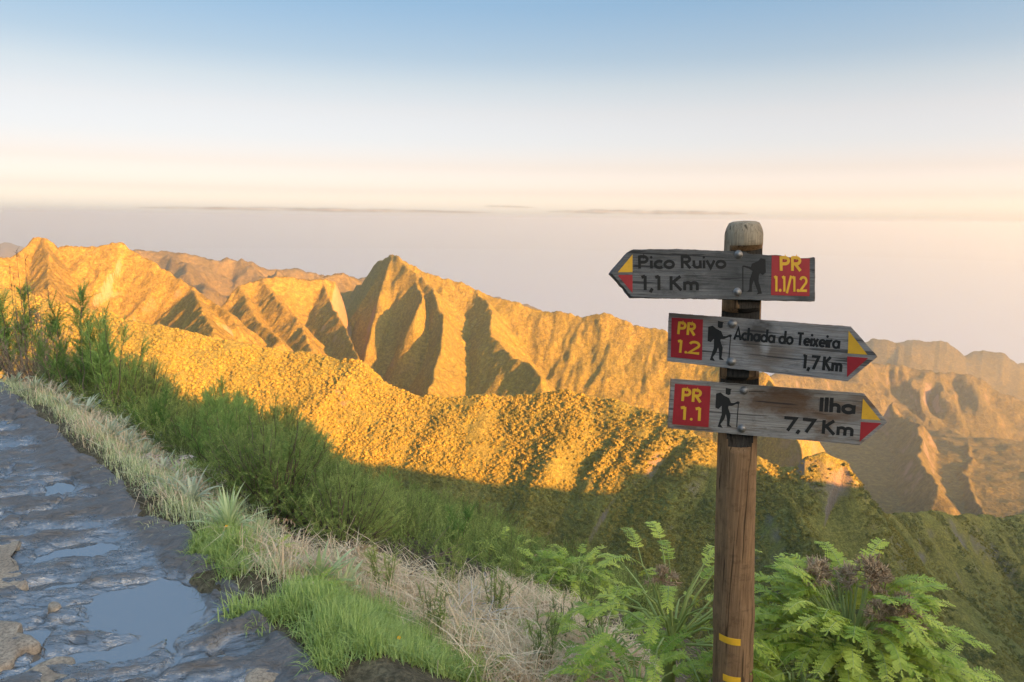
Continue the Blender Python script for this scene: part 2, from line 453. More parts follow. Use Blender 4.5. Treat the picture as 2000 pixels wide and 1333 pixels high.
# haze: one closed box of thin even air round everything
HZ = 45000.0
zt, zb = 56.0, -1655.0
hv = [(sx * HZ, sy * HZ, z) for z in (zb, zt) for sx, sy in ((-1, -1), (1, -1), (1, 1), (-1, 1))]
hf = [(3, 2, 1, 0), (4, 5, 6, 7), (0, 1, 5, 4), (1, 2, 6, 5), (2, 3, 7, 6), (3, 0, 4, 7)]
hm = bpy.data.materials.new('haze_air'); hm.use_nodes = True
hn = hm.node_tree.nodes; hn.remove(hn['Principled BSDF'])
pv = hn.new('ShaderNodeVolumePrincipled')
pv.inputs['Color'].default_value = (.515, .645, .70, 1)
pv.inputs['Density'].default_value = 0.00009
pv.inputs['Anisotropy'].default_value = 0.45
hm.node_tree.links.new(pv.outputs[0], hn['Material Output'].inputs['Volume'])
haze = obj('haze', new_mesh('haze', hv, hf, [hm]))
tag(haze, 'thin warm haze filling the air over the valleys', None, None, 'stuff')

# thin cloud streaks just above the haze, far beyond it
t = NT('cloud_wisp')
n = t.noise(t.coord('Object', (.00035, .00035, .003)), 1.0, 5, .6)
t.base((.11, .14, .20), 1.0, 0.0)
tr = t.node('ShaderNodeBsdfTransparent'); mx = t.node('ShaderNodeMixShader')
t.link(t.ramp(n, [(.36, .0), (.62, .5)]), mx.inputs[0]); t.link(tr.outputs[0], mx.inputs[1]); t.link(t.bsdf.outputs[0], mx.inputs[2]); t.link(mx.outputs[0], t.out.inputs[0])
for k, (xa, ya, xb, yb, th_) in enumerate([(270, 406, 960, 416, 11), (945, 403, 1045, 406, 5.0), (1070, 414, 1460, 418, 13)]):
    A, B = at(xa, ya, 60000), at(xb, yb, 60000); hw = np.linalg.norm(B - A) / 2; hz = th_ / FPX * 60000 * .5
    m_, n_ = 60, 14; vs, fs = [], []
    for i in range(m_ + 1):
        u = -1 + 2 * i / m_; prof = max(.02, (1 - u * u)) ** .6 * (.55 + .9 * abs(float(perlin(u * 3.1 + k * 5, .3, 55))) + .5 * abs(float(perlin(u * 9 + k, .7, 56))))
        c_ = (A + B) / 2 + (B - A) / 2 * u
        for j in range(n_):
            a_ = 2 * math.pi * j / n_; vs.append((c_[0], c_[1] + 1500 * prof * math.sin(a_), c_[2] + hz * prof * math.cos(a_) * (1.0 if math.cos(a_) > 0 else .5)))
    for i in range(m_):
        for j in range(n_): fs.append((i * n_ + j, i * n_ + (j + 1) % n_, (i + 1) * n_ + (j + 1) % n_, (i + 1) * n_ + j))
    tag(obj('cloud', new_mesh('cloud', vs, fs, [t.m], smooth=True)), ['long thin grey cloud streak over the left mountains, low on the horizon', 'smallest cloud wisp between the two longer streaks', 'thin grey cloud streak low on the horizon, left of the post top'][k], 'cloud')

# ------------------------------------------------------------------ low trees and scrub on the hill across the valley
def leaf_mat(name, a, b, c=None, rough=.65, trans=.25, scale=6.0, spec=.25):
    t = NT(name)
    oi = t.node('ShaderNodeObjectInfo')
    geo = t.node('ShaderNodeNewGeometry')
    n = t.noise(geo.outputs['Position'], .018, 4, .65)
    col = t.mix(t.ramp(n, [(.36, 0.0), (.58, 1.0)]), a, b)
    col = t.mix(t.math('MULTIPLY', oi.outputs['Random'], .5), col, c or tuple(.5 * (x + y) * 1.25 for x, y in zip(a, b)))
    t.base(col, rough, spec)
    if trans:
        tr = t.node('ShaderNodeBsdfTranslucent'); t.link(col, tr.inputs[0])
        mx = t.node('ShaderNodeMixShader'); mx.inputs[0].default_value = trans
        t.link(t.bsdf.outputs[0], mx.inputs[1]); t.link(tr.outputs[0], mx.inputs[2]); t.link(mx.outputs[0], t.out.inputs[0])
    return t.m

M_crown = leaf_mat('scrub_crown', (.14, .155, .045), (.32, .26, .054), (.25, .215, .046), .9, 0, .6, .05)

def ico(sub):
    import bmesh
    bm = bmesh.new(); bmesh.ops.create_icosphere(bm, subdivisions=sub, radius=1.0)
    v = np.array([x.co[:] for x in bm.verts]); f = np.array([[q.index for q in p.verts] for p in bm.faces]); bm.free()
    return v, f

def crown_mesh(k):
    """a shrub crown: many small leaf clumps spread over and through an uneven dome, with gaps"""
    rg = np.random.default_rng(80 + k); n = 230
    d = rg.normal(0, 1, (n, 3)); d /= np.linalg.norm(d, axis=1, keepdims=True); d[:, 2] = np.abs(d[:, 2]) * .9 - .15
    lump = 1 + .9 * fbm(d[:, 0] * 1.7 + k * 5.1 + d[:, 2], d[:, 1] * 1.7 + d[:, 2] * 1.4 - k, 2, 80 + k)
    c = d * (rg.uniform(.55, 1.0, n) ** .5 * lump)[:, None] * np.array([1, 1, .72])
    nm = d + rg.normal(0, .45, (n, 3)); nm /= np.linalg.norm(nm, axis=1, keepdims=True)
    a = np.cross(nm, rg.normal(0, 1, (n, 3))); a /= np.linalg.norm(a, axis=1, keepdims=True); b = np.cross(nm, a)
    s = rg.uniform(.16, .36, n)[:, None]
    V = np.stack([c - a * s - b * s * .4, c + b * s * .9, c + a * s - b * s * .4, c - b * s + nm * s * .3], 1).reshape(-1, 3)
    q = np.arange(n)[:, None] * 4
    return new_mesh('crown', V, np.concatenate([q + np.array([[0, 2, 1]]), q + np.array([[0, 3, 2]])]), [M_crown])

def scatter(name, pts, scl, rot, sources, label, tilt=None):
    """one object of kind stuff: copies of the source meshes on points, by geometry nodes"""
    me = bpy.data.meshes.new(name)
    me.vertices.add(len(pts)); me.vertices.foreach_set('co', np.asarray(pts, dtype=np.float32).ravel())
    me.update()
    for nm, val in (('scl', scl), ('rot', rot), ('pick', RNG.integers(0, len(sources), len(pts)))):
        set_attr(me, nm, val)
    o = obj(name, me)
    g = bpy.data.node_groups.new(name, 'GeometryNodeTree')
    g.interface.new_socket('Geometry', in_out='INPUT', socket_type='NodeSocketGeometry')
    g.interface.new_socket('Geometry', in_out='OUTPUT', socket_type='NodeSocketGeometry')
    gi, go, jn = g.nodes.new('NodeGroupInput'), g.nodes.new('NodeGroupOutput'), g.nodes.new('GeometryNodeJoinGeometry')
    def na(n):
        a = g.nodes.new('GeometryNodeInputNamedAttribute'); a.data_type = 'FLOAT'; a.inputs['Name'].default_value = n; return a.outputs[0]
    s_, r_, p_ = na('scl'), na('rot'), na('pick')
    cx = g.nodes.new('ShaderNodeCombineXYZ'); g.links.new(r_, cx.inputs[2])
    for k, so in enumerate(sources):
        oi = g.nodes.new('GeometryNodeObjectInfo'); oi.inputs['Object'].default_value = so; oi.inputs['As Instance'].default_value = True
        ip = g.nodes.new('GeometryNodeInstanceOnPoints')
        cmp_ = g.nodes.new('FunctionNodeCompare'); cmp_.data_type = 'FLOAT'; cmp_.operation = 'EQUAL'
        g.links.new(p_, cmp_.inputs[0]); cmp_.inputs[1].default_value = k; cmp_.inputs[12 if len(cmp_.inputs) > 12 else 2].default_value = .1
        g.links.new(gi.outputs[0], ip.inputs['Points']); g.links.new(cmp_.outputs[0], ip.inputs['Selection'])
        g.links.new(oi.outputs['Geometry'], ip.inputs['Instance']); g.links.new(cx.outputs[0], ip.inputs['Rotation']); g.links.new(s_, ip.inputs['Scale'])
        g.links.new(ip.outputs[0], jn.inputs[0])
    g.links.new(jn.outputs[0], go.inputs[0])
    md = o.modifiers.new('scatter', 'NODES'); md.node_group = g
    return tag(o, label, None, None, 'stuff')

CROWN_SRC = [bpy.data.objects.new('crown_source', crown_mesh(k)) for k in range(3)]
def canopy(n, y0, y1, name, label, smin, smax_, amin=-38, amax=40):
    th = RNG.uniform(R(amin), R(amax), n); Y = y0 * (y1 / y0) ** RNG.random(n)
    x = Y * np.tan(th); y = Y
    h, g = total_height(x, y, True)
    e = 3.0
    hx, hy = total_height(x + e, y), total_height(x, y + e)
    steep = np.hypot(hx - h, hy - h) / e
    cl = fbm(x / 45, y / 45, 3, 91)
    keep = (g == G_NEAR) & (steep < 1.9) & (cl > -.55 + .35 * RNG.random(n) + .35 * sstep(60, 260, x)) & (h > -740)
    # leave out what lies on slopes turned away from the camera
    nd = (x * (hx - h) + y * (hy - h)) / e
    keep &= (nd - h * 1.0) > -60
    x, y, h, cl = x[keep], y[keep], h[keep], cl[keep]
    s = (smin + (smax_ - smin) * RNG.random(len(x)) ** 2.6) * (1 + .35 * cl)
    s = np.maximum(s, smin * .6)
    return scatter(name, np.stack([x, y, h - s * .05], 1), s, RNG.uniform(0, 6.28, len(x)), CROWN_SRC, label)
canopy(170000, 330, 960, 'scrub_woods', 'dense low trees and scrub covering the spur across the valley', .45, 2.0)
canopy(16000, 600, 960, 'scrub_trees', 'larger rounded trees along the upper part of the spur', 1.0, 2.4, -38, 6)

# ------------------------------------------------------------------ signpost
def at_depth(px, py, zc):
    return ray(px, py) * zc          # FWD component of ray() is 1, so zc is the distance along the view axis

def wood_mat(name, light, dark, brown, grain=(2.5, 60, 60), brown_amt=.5, seed=0.0, stains=()):
    t = NT(name)
    tc = t.node('ShaderNodeTexCoord')
    def mp(sc):
        m_ = t.node('ShaderNodeMapping'); m_.inputs['Scale'].default_value = sc; m_.inputs['Location'].default_value = (seed, seed * 1.7, seed * .6)
        t.link(tc.outputs['Object'], m_.inputs[0]); return m_.outputs[0]
    g1 = t.noise(mp(grain), 3.0, 6, .7, .6)
    g2 = t.noise(mp(tuple(q * .55 for q in grain)), 2.0, 3, .5, 1.2)
    st = t.noise(mp((4, 9, 9) if grain[0] < grain[2] else (9, 9, 3)), 1.6, 5, .65, .4)
    st2 = t.noise(mp((7, 14, 14)), 2.3, 5, .7)
    col = t.mix(t.ramp(g1, [(.34, 0.0), (.62, 1.0)]), dark, light)
    col = t.mix(t.ramp(st, [(.5, 0.0), (.68, brown_amt)]), col, brown)
    col = t.mix(t.ramp(st2, [(.55, 0.0), (.72, .55)]), col, tuple(c * .35 for c in dark))
    pos = mp((1, 1, 1)) if stains else None
    for u_, v_, ru, rv, sc_, am in stains:
        dv = t.node('ShaderNodeVectorMath', operation='SUBTRACT'); t.link(tc.outputs['Object'], dv.inputs[0]); dv.inputs[1].default_value = (u_, v_, 0)
        dm = t.node('ShaderNodeVectorMath', operation='MULTIPLY'); t.link(dv.outputs[0], dm.inputs[0]); dm.inputs[1].default_value = (1 / ru, 1 / rv, 0)
        dl = t.node('ShaderNodeVectorMath', operation='LENGTH'); t.link(dm.outputs[0], dl.inputs[0])
        w_ = t.math('SUBTRACT', t.math('ADD', dl.outputs['Value'], t.math('MULTIPLY', t.math('SUBTRACT', st2, .5), 1.6)), t.math('MULTIPLY', t.math('SUBTRACT', g1, .5), .8))
        col = t.mix(t.ramp(w_, [(.45, am), (1.0, 0.0)]), col, sc_)
    crack = t.ramp(g2, [(.36, 1.0), (.40, 0.0)])
    col = t.mix(t.math('MULTIPLY', crack, .75), col, tuple(c * .18 for c in dark))
    nrm = t.bump(g1, .55, .004)
    return t.base(col, .85, .2, nrm)

M_post = wood_mat('post_wood', (.31, .18, .086), (.16, .088, .042), (.11, .06, .03), (60, 60, 1.6), .6, seed=2.2)
M_posttop = wood_mat('post_wood_bleached', (.44, .34, .22), (.24, .18, .11), (.18, .13, .08), (60, 60, 1.6), .4, seed=5.2)
M_notch = wood_mat('post_wood_notch', (.055, .046, .035), (.022, .019, .015), (.06, .04, .025), (60, 60, 1.6), .4, seed=9.9)  # darker wood for the flat notch faces behind and between the boards

def paint(name, col, chip, amt=.35, rough=.6):
    t = NT(name)
    P = t.coord('Object', (1, 1, 1))
    n = t.noise(P, 160, 3, .7); n2 = t.noise(P, 35, 4, .6)
    c = t.mix(t.ramp(n2, [(.35, 0.0), (.7, .45)]), col, tuple(q * .7 for q in col))
    c = t.mix(t.ramp(n, [(.62, 0.0), (.70, amt)]), c, chip)
    return t.base(c, rough, .3, t.bump(n, .25, .001))
M_red = paint('red_paint', (.29, .011, .014), (.10, .03, .02))
M_yel = paint('yellow_paint', (.62, .33, .016), (.25, .12, .02))
M_black = paint('black_engraving', (.013, .012, .010), (.035, .03, .026), .3, .8)
M_band = paint('yellow_tape', (.88, .47, .03), (.5, .25, .03), .3)
def metal_mat():
    t = NT('bolt_metal')
    n = t.noise(t.coord('Object'), 180, 3)
    t.bsdf.inputs['Metallic'].default_value = .75
    return t.base(t.mix(n, (.30, .29, .27), (.18, .15, .12)), .48, .5, t.bump(n, .15, .001))
M_bolt = metal_mat()

def arc(cx, cy, r, a0, a1, n=14, ry=None):
    return [(cx + r * math.cos(R(a0 + (a1 - a0) * k / n)), cy + (ry or r) * math.sin(R(a0 + (a1 - a0) * k / n))) for k in range(n + 1)]
GLYPH = {   # strokes in cap-height units, then the advance
    'P': ([[(.08, 0), (.08, 1)], [(.08, .92), (.30, .92)] + arc(.30, .70, .22, 90, -90) + [(.08, .48)]], .66),
    'R': ([[(.08, 0), (.08, 1)], [(.08, .92), (.30, .92)] + arc(.30, .70, .22, 90, -90) + [(.08, .48)], [(.25, .47), (.55, 0)]], .68),
    'i': ([[(.09, 0), (.09, .62)], 'dot', (.09, .86)], .22), 'I': ([[(.09, 0), (.09, 1)]], .24), 'l': ([[(.09, 0), (.09, 1.03)]], .24),
    'c': ([arc(.33, .31, .25, 48, 312, 20)], .56), 'o': ([arc(.33, .31, .25, 0, 360, 26)], .70),
    'u': ([[(.08, .62), (.08, .27)] + arc(.27, .27, .19, 180, 360, 12) + [(.46, .62)], [(.46, 0), (.46, .30)]], .58),
    'v': ([[(.03, .62), (.26, .04), (.49, .62)]], .54),
    '1': ([[(.02, .90), (.19, .98)], [(.19, 0), (.19, 1)]], .38), ',': ([[(.14, .12), (.04, -.16)]], .26), '.': (['dot', (.10, .08)], .24),
    'K': ([[(.08, 0), (.08, 1)], [(.52, 1), (.11, .50)], [(.19, .57), (.56, 0)]], .64),
    'm': ([[(.08, 0), (.08, .62)], [(.08, .36)] + arc(.23, .40, .15, 175, 0, 10) + [(.38, 0)], [(.38, .36)] + arc(.53, .40, .15, 175, 0, 10) + [(.68, 0)]], .80),
    'A': ([[(.02, 0), (.33, .98), (.64, 0)], [(.14, .30), (.52, .30)]], .70),
    'h': ([[(.08, 0), (.08, 1.03)], [(.08, .34)] + arc(.26, .38, .18, 175, 0, 10) + [(.44, 0)]], .56),
    'd': ([arc(.33, .31, .25, 0, 360, 26), [(.58, 0), (.58, 1.03)]], .70), 'a': ([arc(.33, .31, .25, 0, 360, 26), [(.58, 0), (.58, .62)]], .70),
    'T': ([[(.0, .93), (.56, .93)], [(.28, 0), (.28, .93)]], .58),
    'e': ([[(.08, .31), (.57, .31)] + arc(.33, .31, .24, 5, 315, 22)], .64),
    'x': ([[(.03, 0), (.45, .62)], [(.03, .62), (.45, 0)]], .52),
    'r': ([[(.08, 0), (.08, .62)], [(.08, .38)] + arc(.24, .40, .155, 170, 60, 8)], .36),
    '7': ([[(0, .93), (.52, .93), (.18, 0)]], .56), '/': ([[(0, -.10), (.34, 1.05)]], .40),
    '2': ([arc(.28, .72, .24, 165, -35, 14) + [(.03, .075), (.56, .075)]], .60), ' ': ([], .30),
}
def ribbon(pts, w):
    """outline polygon strip of a centre line with mitred joints; closed when first equals last"""
    P = np.array(pts, float); closed = np.hypot(*(P[0] - P[-1])) < 1e-6
    if closed: P = P[:-1]
    n = len(P); L, Rr = [], []
    for k in range(n):
        a = P[k - 1] if (k > 0 or closed) else None; b = P[(k + 1) % n] if (k < n - 1 or closed) else None
        d1 = None if a is None else (P[k] - a) / (np.hypot(*(P[k] - a)) + 1e-9)
        d2 = None if b is None else (b - P[k]) / (np.hypot(*(b - P[k])) + 1e-9)
        if d1 is None: d1 = d2
        if d2 is None: d2 = d1
        nn = np.array([-(d1[1] + d2[1]), d1[0] + d2[0]]); nl = np.hypot(*nn)
        nn = nn / nl if nl > 1e-6 else np.array([-d1[1], d1[0]])
        m = w * .5 / max(.45, abs(nn @ np.array([-d1[1], d1[0]])))
        L.append(P[k] + nn * m); Rr.append(P[k] - nn * m)
    quads = [(k, (k + 1) % n) for k in range(n if closed else n - 1)]
    return L, Rr, quads

class Flat:
    """thin raised shapes on a board face, in board (u, v) metres"""
    def __init__(self): self.v, self.f, self.k = [], [], 0
    def poly(self, uv, z0, z1):
        n = len(uv); b = len(self.v)
        area = sum(uv[i][0] * uv[(i + 1) % n][1] - uv[(i + 1) % n][0] * uv[i][1] for i in range(n))
        if area < 0: uv = uv[::-1]
        self.v += [(u, v, z1) for u, v in uv] + [(u, v, z0) for u, v in uv]
        self.f.append(tuple(range(b, b + n)))
        self.f += [(b + n + i, b + n + (i + 1) % n, b + (i + 1) % n, b + i) for i in range(n)]
    def strip(self, L, Rr, quads, z0, z1):
        b = len(self.v); n = len(L)
        self.v += [(p[0], p[1], z1) for p in L] + [(p[0], p[1], z1) for p in Rr]
        for i, j in quads: self.f.append((b + i, b + n + i, b + n + j, b + j))
    def text(self, s, A, B, cap, z, w=.165):
        """s along the baseline from A to B (u, v), cap height in metres"""
        A, B = np.array(A), np.array(B)
        nat = sum(GLYPH[c][1] for c in s) - .08
        ex = (B - A) / np.hypot(*(B - A)); ey = np.array([-ex[1], ex[0]])
        sx = np.hypot(*(B - A)) / nat
        x = 0.0
        for c in s:
            st, adv = GLYPH[c]; q = 0
            while q < len(st):
                self.k += 1; zz = z + (self.k % 5) * .00006
                if st[q] == 'dot':
                    cx, cy = st[q + 1]; r_ = .105 * cap
                    cc = A + ex * (x + cx) * sx + ey * cy * cap
                    self.poly([tuple(cc + np.array([math.cos(t), math.sin(t)]) * r_ * np.array([min(1, sx / cap * 1.15), 1])) for t in np.linspace(0, 2 * math.pi, 13)[:-1]], z - .0003, zz); q += 2; continue
                L_, R_, qd = ribbon([((x + px) * sx, py * cap) for px, py in st[q]], w * cap * min(1, .35 + .65 * sx / cap))
                self.strip([A + ex * p[0] + ey * p[1] for p in L_], [A + ex * p[0] + ey * p[1] for p in R_], qd, z - .0003, zz)
                q += 1
            x += adv
    def build(self, name, mat, parent):
        return obj(name, new_mesh(name, self.v, self.f, [mat]), parent)

POST_TOP, POST_BOT = at_depth(1453.5, 432, 2.30), at_depth(1429, 1345, 2.585)
ax = (POST_BOT - POST_TOP); PL = np.linalg.norm(ax); ax = ax / PL
POST_BASE = POST_TOP + ax * (PL + .55)
root = bpy.data.objects.new('trail_signpost', None); COL.objects.link(root)
root.location = POST_BASE.tolist()
tag(root, 'wooden trail signpost with three arrow boards on a round brown post', 'signpost')
ROOT = POST_BASE

class Board:
    def __init__(self, tl, bl, tr, zl, zr, thick=.026):
        a, b, c = at_depth(*tl, zl), at_depth(*bl, zl), at_depth(*tr, zr)
        self.ex = (c - a) / np.linalg.norm(c - a)
        n = np.cross(self.ex, a - b); self.ez = n / np.linalg.norm(n)
        if self.ez @ FWD > 0: self.ez = -self.ez
        self.ey = np.cross(self.ez, self.ex)
        self.o = (b + c) / 2; self.th = thick
    def uv(self, px, py):
        d = ray(px, py); t = (self.o @ self.ez) / (d @ self.ez); p = d * t - self.o
        return (float(p @ self.ex), float(p @ self.ey))
    def matrix(self):
        o = self.o - ROOT
        return Matrix(((self.ex[0], self.ey[0], self.ez[0], o[0]), (self.ex[1], self.ey[1], self.ez[1], o[1]), (self.ex[2], self.ey[2], self.ez[2], o[2]), (0, 0, 0, 1)))
    def build(self, outline, mat, label, chip=0.0, seed=1):
        import bmesh
        rng = random.Random(seed)
        uv = [self.uv(*p) for p in outline]
        # subdivide the outline and roughen it a little, as weathered edges are
        pts = []
        for k in range(len(uv)):
            a, b = np.array(uv[k]), np.array(uv[(k + 1) % len(uv)]); L = np.hypot(*(b - a)); n = max(1, int(L / .012))
            for i in range(n):
                p = a + (b - a) * i / n
                if 0 < i < n: p = p + np.array([rng.uniform(-1, 1), rng.uniform(-1, 1)]) * (.0006 + chip * rng.random() ** 4)
                pts.append(p)
        bm = bmesh.new()
        f = [bm.verts.new((p[0], p[1], 0)) for p in pts]; g = [bm.verts.new((p[0], p[1], -self.th)) for p in pts]
        n = len(pts)
        ccw = sum(pts[i][0] * pts[(i + 1) % n][1] - pts[(i + 1) % n][0] * pts[i][1] for i in range(n)) > 0
        if not ccw: f.reverse(); g.reverse()
        top = bm.faces.new(f); bm.faces.new(g[::-1])
        for i in range(n): bm.faces.new((f[(i + 1) % n], f[i], g[i], g[(i + 1) % n]))
        es = [e for e in top.edges]
        bmesh.ops.bevel(bm, geom=es, offset=.0016, segments=2, affect='EDGES', profile=.6)
        me = bpy.data.meshes.new('sign_board'); bm.to_mesh(me); bm.free(); me.materials.append(mat)
        self.ob = obj('sign_board', me, root); self.ob.matrix_local = self.matrix(); self.ob['label'] = label
        return self.ob
    def panel(self, px, name, mat, z=.0008, label=None):
        fl = Flat(); fl.poly([self.uv(*p) for p in px], -.001, z); o = fl.build(name, mat, self.ob)
        if label: o['label'] = label
        return o
    def text(self, items, mat, name='lettering', label=None):
        for s, a, b, captop, z, *w in items:
            fl = Flat()
            A, B = np.array(self.uv(*a)), np.array(self.uv(*b)); T = np.array(self.uv(a[0], captop))
            fl.text(s, A, B, float(abs(T[1] - A[1])), z, *(w or [.165]))
            o = fl.build(name, mat, self.ob)
            o['label'] = label.split(' reading')[0] + ' reading ' + s
    def hiker(self, polys):
        fl = Flat()
        for k, p in enumerate(polys): fl.poly([self.uv(*q) for q in p], -.001, .0009 + .0001 * k)
        fl.build('hiker_symbol', M_black, self.ob)
    def bolt(self, px, py, r=.0105):
        u, v = self.uv(px, py)
        vs, fs = [], []; n = 20
        prof = [(1.35, .0006), (1.33, .0016), (1.02, .0018), (1.0, .004), (.90, .0068), (.66, .0088), (.35, .0098)]
        for rr, z in prof: vs += [(u + r * rr * math.cos(2 * math.pi * k / n), v + r * rr * math.sin(2 * math.pi * k / n), z) for k in range(n)]
        vs.append((u, v, .0101))
        for i in range(len(prof) - 1): fs += [(i * n + k, i * n + (k + 1) % n, (i + 1) * n + (k + 1) % n, (i + 1) * n + k) for k in range(n)]
        fs += [((len(prof) - 1) * n + k, (len(prof) - 1) * n + (k + 1) % n, len(vs) - 1) for k in range(n)]
        obj('bolt', new_mesh('bolt', vs, fs, [M_bolt], smooth=True), self.ob)

B1 = Board((1237, 488), (1237, 580), (1592, 503), 2.20 * .9947, 2.33 * .9947)
B2 = Board((1306, 611.5), (1302.6, 706), (1662, 638), 2.37 * 1.0105, 2.17 * 1.0105)
B3 = Board((1310.7, 740.3), (1304.7, 836.7), (1688, 769), 2.295 * 1.0375, 2.215 * 1.0375)
def st_at(B, px, py, rx, ry, col, am):
    u, v = B.uv(px, py); u2 = B.uv(px + rx, py)[0]; v2 = B.uv(px, py - ry)[1]; return (u, v, abs(u2 - u), abs(v2 - v), col, am)
M_board1 = wood_mat('weathered_board_dark', (.150, .146, .136), (.062, .060, .057), (.034, .036, .032), (2.2, 70, 70), .75, 3.1, [st_at(B1, 1450, 535, 75, 70, (.036, .037, .034), .6), st_at(B1, 1330, 500, 130, 12, (.05, .048, .042), .5)])
M_board2 = wood_mat('weathered_board_grey', (.285, .262, .232), (.135, .124, .110), (.14, .098, .065), (2.2, 70, 70), .55, 8.7, [st_at(B2, 1478, 655, 42, 34, (.055, .045, .034), .85), st_at(B2, 1500, 690, 60, 30, (.12, .085, .055), .6), st_at(B2, 1345, 616, 60, 14, (.10, .07, .045), .7), st_at(B2, 1495, 672, 14, 26, (.36, .34, .31), .7)])
M_board3 = wood_mat('weathered_board_brown', (.285, .260, .220), (.140, .125, .105), (.12, .07, .036), (2.2, 70, 70), .85, 15.3, [st_at(B3, 1525, 785, 95, 34, (.10, .054, .026), .85), st_at(B3, 1610, 812, 70, 12, (.12, .07, .04), .6)])
B1.build([(1193.8, 534.3), (1206, 519), (1229.9, 492), (1237.7, 487.3), (1285, 487), (1329.7, 487), (1372, 489), (1413.8, 490.5), (1440, 491.2), (1457, 492), (1460, 496.2), (1470, 497.3), (1508.4, 498.4), (1525.5, 499), (1533, 501.5), (1540, 503.6), (1548, 502.4), (1556, 504), (1564, 504.6), (1586.8, 504.2), (1589.6, 502.4), (1592, 503.5), (1591.8, 588.9), (1418.5, 584.6), (1234.9, 581.8), (1205, 545.8)],
         M_board1, 'dark cracked top arrow board pointing left, with chipped upper edge', .0016, 1)
B2.build([(1306.1, 611.5), (1662, 638), (1714, 697), (1655.5, 745.5), (1302.6, 706)], M_board2, 'grey middle arrow board with peeled stain, pointing right', .0005, 2)
B3.build([(1310.7, 740.3), (1688, 769), (1733.4, 825.2), (1679, 870), (1304.7, 836.7)], M_board3, 'grey and brown stained lowest arrow board pointing right', .0005, 3)

def z3(dx, dy, pts, sx, sy, ox, oy): return [(ox + x / sx + dx, oy + y / sy + dy) for x, y in pts]
HEAD = [(1110, 242), (1210, 265), (1192, 287), (1188, 355), (1150, 368), (1105, 345)]
BODY = [(945, 340), (1020, 322), (1078, 372), (1165, 418), (1198, 500), (1250, 500), (1315, 470), (1345, 482), (1340, 508), (1325, 520), (1290, 515), (1215, 550), (1155, 550), (1150, 585), (1190, 700), (1170, 868), (1215, 912), (1130, 900), (1128, 770), (1110, 690), (1085, 770), (1020, 860), (1058, 925), (970, 905), (985, 860), (1040, 690), (1040, 545), (985, 602), (933, 580)]
STICK = [(1316, 512), (1330, 514), (1301, 915), (1287, 912)]
for B, dx, dy in ((B2, -15.2, -130.6), (B3, 0, 0)):
    B.hiker([z3(dx, dy, p, 8.696, 8.696, 1290, 730) for p in (BODY, HEAD, STICK)])
B1.hiker([z3(0, 0, p, 7.014, 7.014, 1400, 410) for p in (
    [(570, 700), (600, 665), (665, 680), (670, 860), (630, 895), (590, 870), (575, 900), (570, 980), (600, 1080), (615, 1150), (545, 1160), (565, 1130), (520, 1010), (508, 960), (480, 1040), (480, 1125), (415, 1125), (445, 1090), (450, 960), (490, 840), (440, 806), (350, 778), (365, 763), (465, 785), (480, 740)],
    [(351, 770), (362, 770), (362, 1130), (351, 1130)])])
B1.panel([(1235.2, 497.7), (1235.2, 532.2), (1206.7, 532.2)], 'yellow_triangle', M_yel)
B1.panel([(1235.2, 537.3), (1235.2, 572.5), (1208, 540), (1208, 537.3)], 'red_triangle', M_red)
B1.panel([(1507.2, 499.4), (1524.5, 500.2), (1531, 502.2), (1538, 504.6), (1548, 503.6), (1560, 505.3), (1581.4, 505.6), (1580.8, 579), (1505.8, 576.8)], 'red_panel', M_red)
B2.panel([(1311.8, 620.7), (1373, 624.5), (1371, 704), (1310.1, 697.7)], 'red_panel', M_red)
B2.panel([(1657.5, 646.4), (1655.8, 690.6), (1694.2, 693.4)], 'yellow_triangle', M_yel)
B2.panel([(1654.9, 696.5), (1695.8, 699.7), (1654.2, 736.8)], 'red_triangle', M_red)
B3.panel([(1318.2, 749.8), (1388.3, 754.9), (1383.7, 834.9), (1313, 828.9)], 'red_panel', M_red)
B3.panel([(1685.4, 779), (1682.2, 818.7), (1719.9, 821.4)], 'yellow_triangle', M_yel)
B3.panel([(1681.2, 824.5), (1721.2, 826.9), (1678.9, 862.9)], 'red_triangle', M_red)
Z, ZP = .0008, .0016
B1.text([('Pico Ruivo', (1246.3, 525), (1417.5, 524.3), 499.5, Z, .23), ('1,1 Km', (1252, 567), (1363.4, 567.6), 539.3, Z, .23)], M_black, label='black routed lettering reading Pico Ruivo 1,1 Km')
B1.text([('PR', (1522.5, 529.3), (1564.5, 529.6), 501, ZP, .22), ('1.1/1.2', (1511, 569.8), (1574.5, 570.6), 539.9, ZP, .17)], M_yel, label='yellow lettering reading PR 1.1/1.2')
B2.text([('Achada do Teixeira', (1433.5, 663.8), (1638.6, 681.6), 639.3, Z, .21), ('1,7 Km', (1566.5, 719.6), (1642.6, 726.9), 692.8, Z, .21)], M_black, label='black routed lettering reading Achada do Teixeira 1,7 Km')
B2.text([('PR', (1322.8, 652.9), (1357.6, 655.9), 628.3, ZP, .20), ('1.2', (1321.5, 688.6), (1363.8, 692.7), 664.4, ZP, .20)], M_yel, label='yellow lettering reading PR 1.2')
B3.text([('Ilha', (1599.8, 804), (1668.3, 809.1), 776.3, Z, .25), ('7,7 Km', (1530, 840.9), (1664.8, 852.7), 814, Z, .23)], M_black, label='black routed lettering reading Ilha 7,7 Km')
B3.text([('PR', (1330.5, 783.5), (1369.4, 786.4), 758.3, ZP, .21), ('1.1', (1327.5, 819.8), (1370.5, 822.7), 794.5, ZP, .21)], M_yel, label='yellow lettering reading PR 1.1')
for B, pts in ((B1, [(1442.5, 497.5), (1440, 571)]), (B2, [(1430.5, 633), (1428.5, 707)]), (B3, [(1453.5, 763), (1449, 837)])):
    for p in pts: B.bolt(*p)

